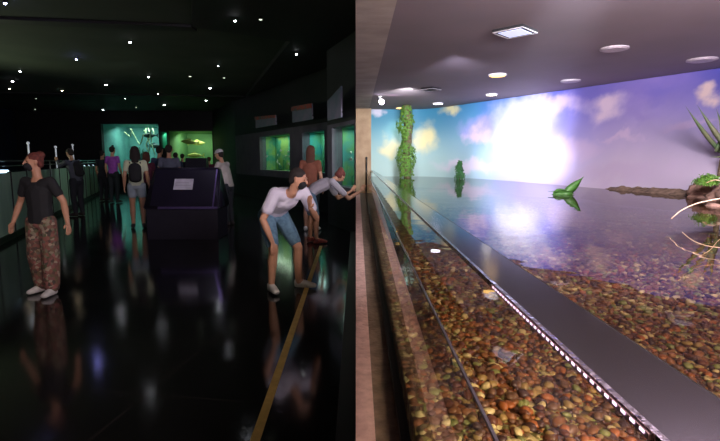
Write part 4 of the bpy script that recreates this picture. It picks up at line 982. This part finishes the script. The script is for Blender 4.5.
# A woman left foreground, facing camera, head turned to screen left
person(at(47, 293), rotfor(172), 1.56, 'woman in a black t-shirt and patterned trousers with a black mask, standing at left', C_black, C_floral, C_shoe, H_red,
       dict(lean=1, head=(0, -32, 0), kneel=(-.12, .03, .48), kneer=(.10, .0, .48), ankl=(-.14, .07, .085), ankr=(.10, -.05, .085), wide=.03,
            elbl=(-.30, -.03, 1.15), wril=(-.39, .04, .90), elbr=(.29, -.04, 1.15), wrir=(.36, .02, .90)), voxel=.010, sleeve=.6, mask=C_black, bun=True, female=True, loose=.15)
# B bending man, facing screen right
B = person(at(284, 290), rotfor(-142), 1.72, 'man in a white shirt and denim shorts bending forward with a hand on his knee', C_white, C_denim, C_shoe, H_dark,
       dict(lean=64, pelvis_z=.89, pelvis_y=-.22, head=(14, 38, 0), kneel=(-.17, .05, .49), kneer=(.15, .05, .49), ankl=(-.18, .03, .085), ankr=(.15, -.02, .085), toel=(-.30, .15, .04),
            elbr=(.30, .10, .86), wrir=(.20, .12, .60), handr=(-.1, .1, -.95), acrossr=(-1, 0, 0), curlr=(0, -.4, -.1), elbl=(-.30, .24, .84), wril=(-.12, .40, .98), handl=(.3, .3, .9)),
       voxel=.010, sleeve=.6, leg=.5, mask=C_black, loose=1.1)
# C leaning woman
Cw = person(at(314, 243), rotfor(-70), 1.66, 'woman in light grey t-shirt and denim shorts leaning over against the nearest aquarium window', C_tgrey, C_denim, C_sandal, H_red,
       dict(lean=66, pelvis_z=.92, pelvis_y=-.08, head=(50, 0, 0), kneel=(-.10, -.02, .50), kneer=(.10, .03, .50), ankl=(-.12, -.04, .085), ankr=(.10, .02, .085),
            elbr=(.22, .62, .84), wrir=(.20, .86, .97), handr=(0, .5, .8), elbl=(-.2, .55, .82), wril=(-.16, .8, .95), handl=(0, .6, .7), hair_down=True), voxel=.012, sleeve=.7, leg=.5, long_hair=.06, bun=True, female=True, loose=.6)
# D long haired
person(at(311, 231), rotfor(-10), 1.78, 'long-haired visitor in a rust top standing before the teal aquarium window', C_orange, C_dark, C_shoe, H_brown, dict(head=(5, -20, 0)), long_hair=.33, female=True, voxel=.015, leg=.5)
# E at rail left
person(at(79, 216), rotfor(70), 1.80, 'visitor in dark clothes leaning on the handrail over the basin', clothm('dark_grey_jacket', (.08, .09, .12)), C_dark, C_bshoe, H_dark,
       dict(lean=14, elbl=(-.18, .30, 1.30), wril=(-.10, .48, 1.42), head=(8, 0, 0)), voxel=.018, bag='backpack', sleeve=1.5)
# F backpack woman
person(at(139, 228), rotfor(20), 1.78, 'woman with dark hair, pale yellow top and black backpack walking left of the kiosk', C_cream, clothm('pale_shorts', (.3, .36, .42)), C_bshoe, H_dark, dict(lean=3), voxel=.016, bag='backpack', leg=.45, long_hair=.2, female=True)
person(at(149, 216), rotfor(0), 1.70, 'dark-haired visitor in a dark red top behind the backpack woman', C_redtop, C_dark, C_bshoe, H_brown, None, voxel=.02, long_hair=.2, female=True)
# G behind kiosk
person(at(172, 219), rotfor(8), 1.86, 'tall man in a grey shirt seen from behind just past the kiosk', C_grey, C_dark, C_bshoe, H_dark, dict(lean=2), voxel=.016)
person(at(162, 214), rotfor(-15), 1.86, 'man in a dark blue shirt left of the tall grey-shirted man', C_blue, C_dark, C_bshoe, H_dark, None, voxel=.02)
person(at(177.5, 203), rotfor(0), 1.74, 'distant visitor with dark hair between the grey-shirted man and the green tank', C_blue, C_dark, C_bshoe, H_dark, None, voxel=.03)
person(at(184, 199), rotfor(0), 1.72, 'most distant small silhouette in front of the green aquarium', C_dark, C_dark, C_bshoe, H_dark, None, voxel=.03)
person(at(115, 203), rotfor(-5), 1.95, 'visitor in a purple top standing before the large teal aquarium', C_purple, C_dark, C_bshoe, H_dark, None, voxel=.025, female=True)
ph_ = person(at(104.5, 201), rotfor(-10), 1.82, 'dark-clothed visitor raising a phone before the large teal aquarium', C_dark, C_dark, C_bshoe, H_dark, dict(elbr=(.24, .22, 1.45), wrir=(.20, .30, 1.72), handr=(0, .1, 1)), voxel=.025)
bpy.context.view_layer.update()
bm = bmesh.new(); box(bm, -.04, .04, -.006, .006, -.08, .08, bev=.003); o = obj('phone', bm, C_black); o.location = ph_.matrix_world@Vector((.20, .335, 1.86)); tag(o, 'phone held up by the dark-clothed visitor at the teal tank', 'phone')
person(at(210.5, 198), rotfor(20), 1.60, 'small distant visitor at the right end of the green aquarium', C_redtop, C_dark, C_bshoe, H_brown, None, voxel=.03)
# H right white shirt leaning on cane
Hm = person(at(229, 225), rotfor(75), 1.74, 'visitor in a white shirt and pale cap leaning on a pole right of the kiosk', clothm('off_white_shirt', (.50, .45, .42), (.4, .36, .34), 6), C_dark, C_bshoe, H_dark,
       dict(lean=16, head=(10, 0, 0), elbl=(-.24, .20, 1.08), wril=(-.16, .36, 1.02), elbr=(.24, .2, 1.08), wrir=(.14, .36, 1.02)), voxel=.016, cap=clothm('pale_cap', (.5, .5, .52)), sleeve=.8, loose=1)
bpy.context.view_layer.update()
q = PZ(223.5, 224, 0); bm = bmesh.new(); tube(bm, [(0, 0, 0.0), (0, 0, 1.0)], .016, 8); hull(bm, ((0, 0, 1.0), (.05, .02, .02))); o = obj('walking_pole', bm, mat('white_pole', (.6, .6, .55), .5)); o.location = (q.x, q.y, 0)
tag(o, 'pale upright pole in front of the visitor in the white shirt', 'pole')
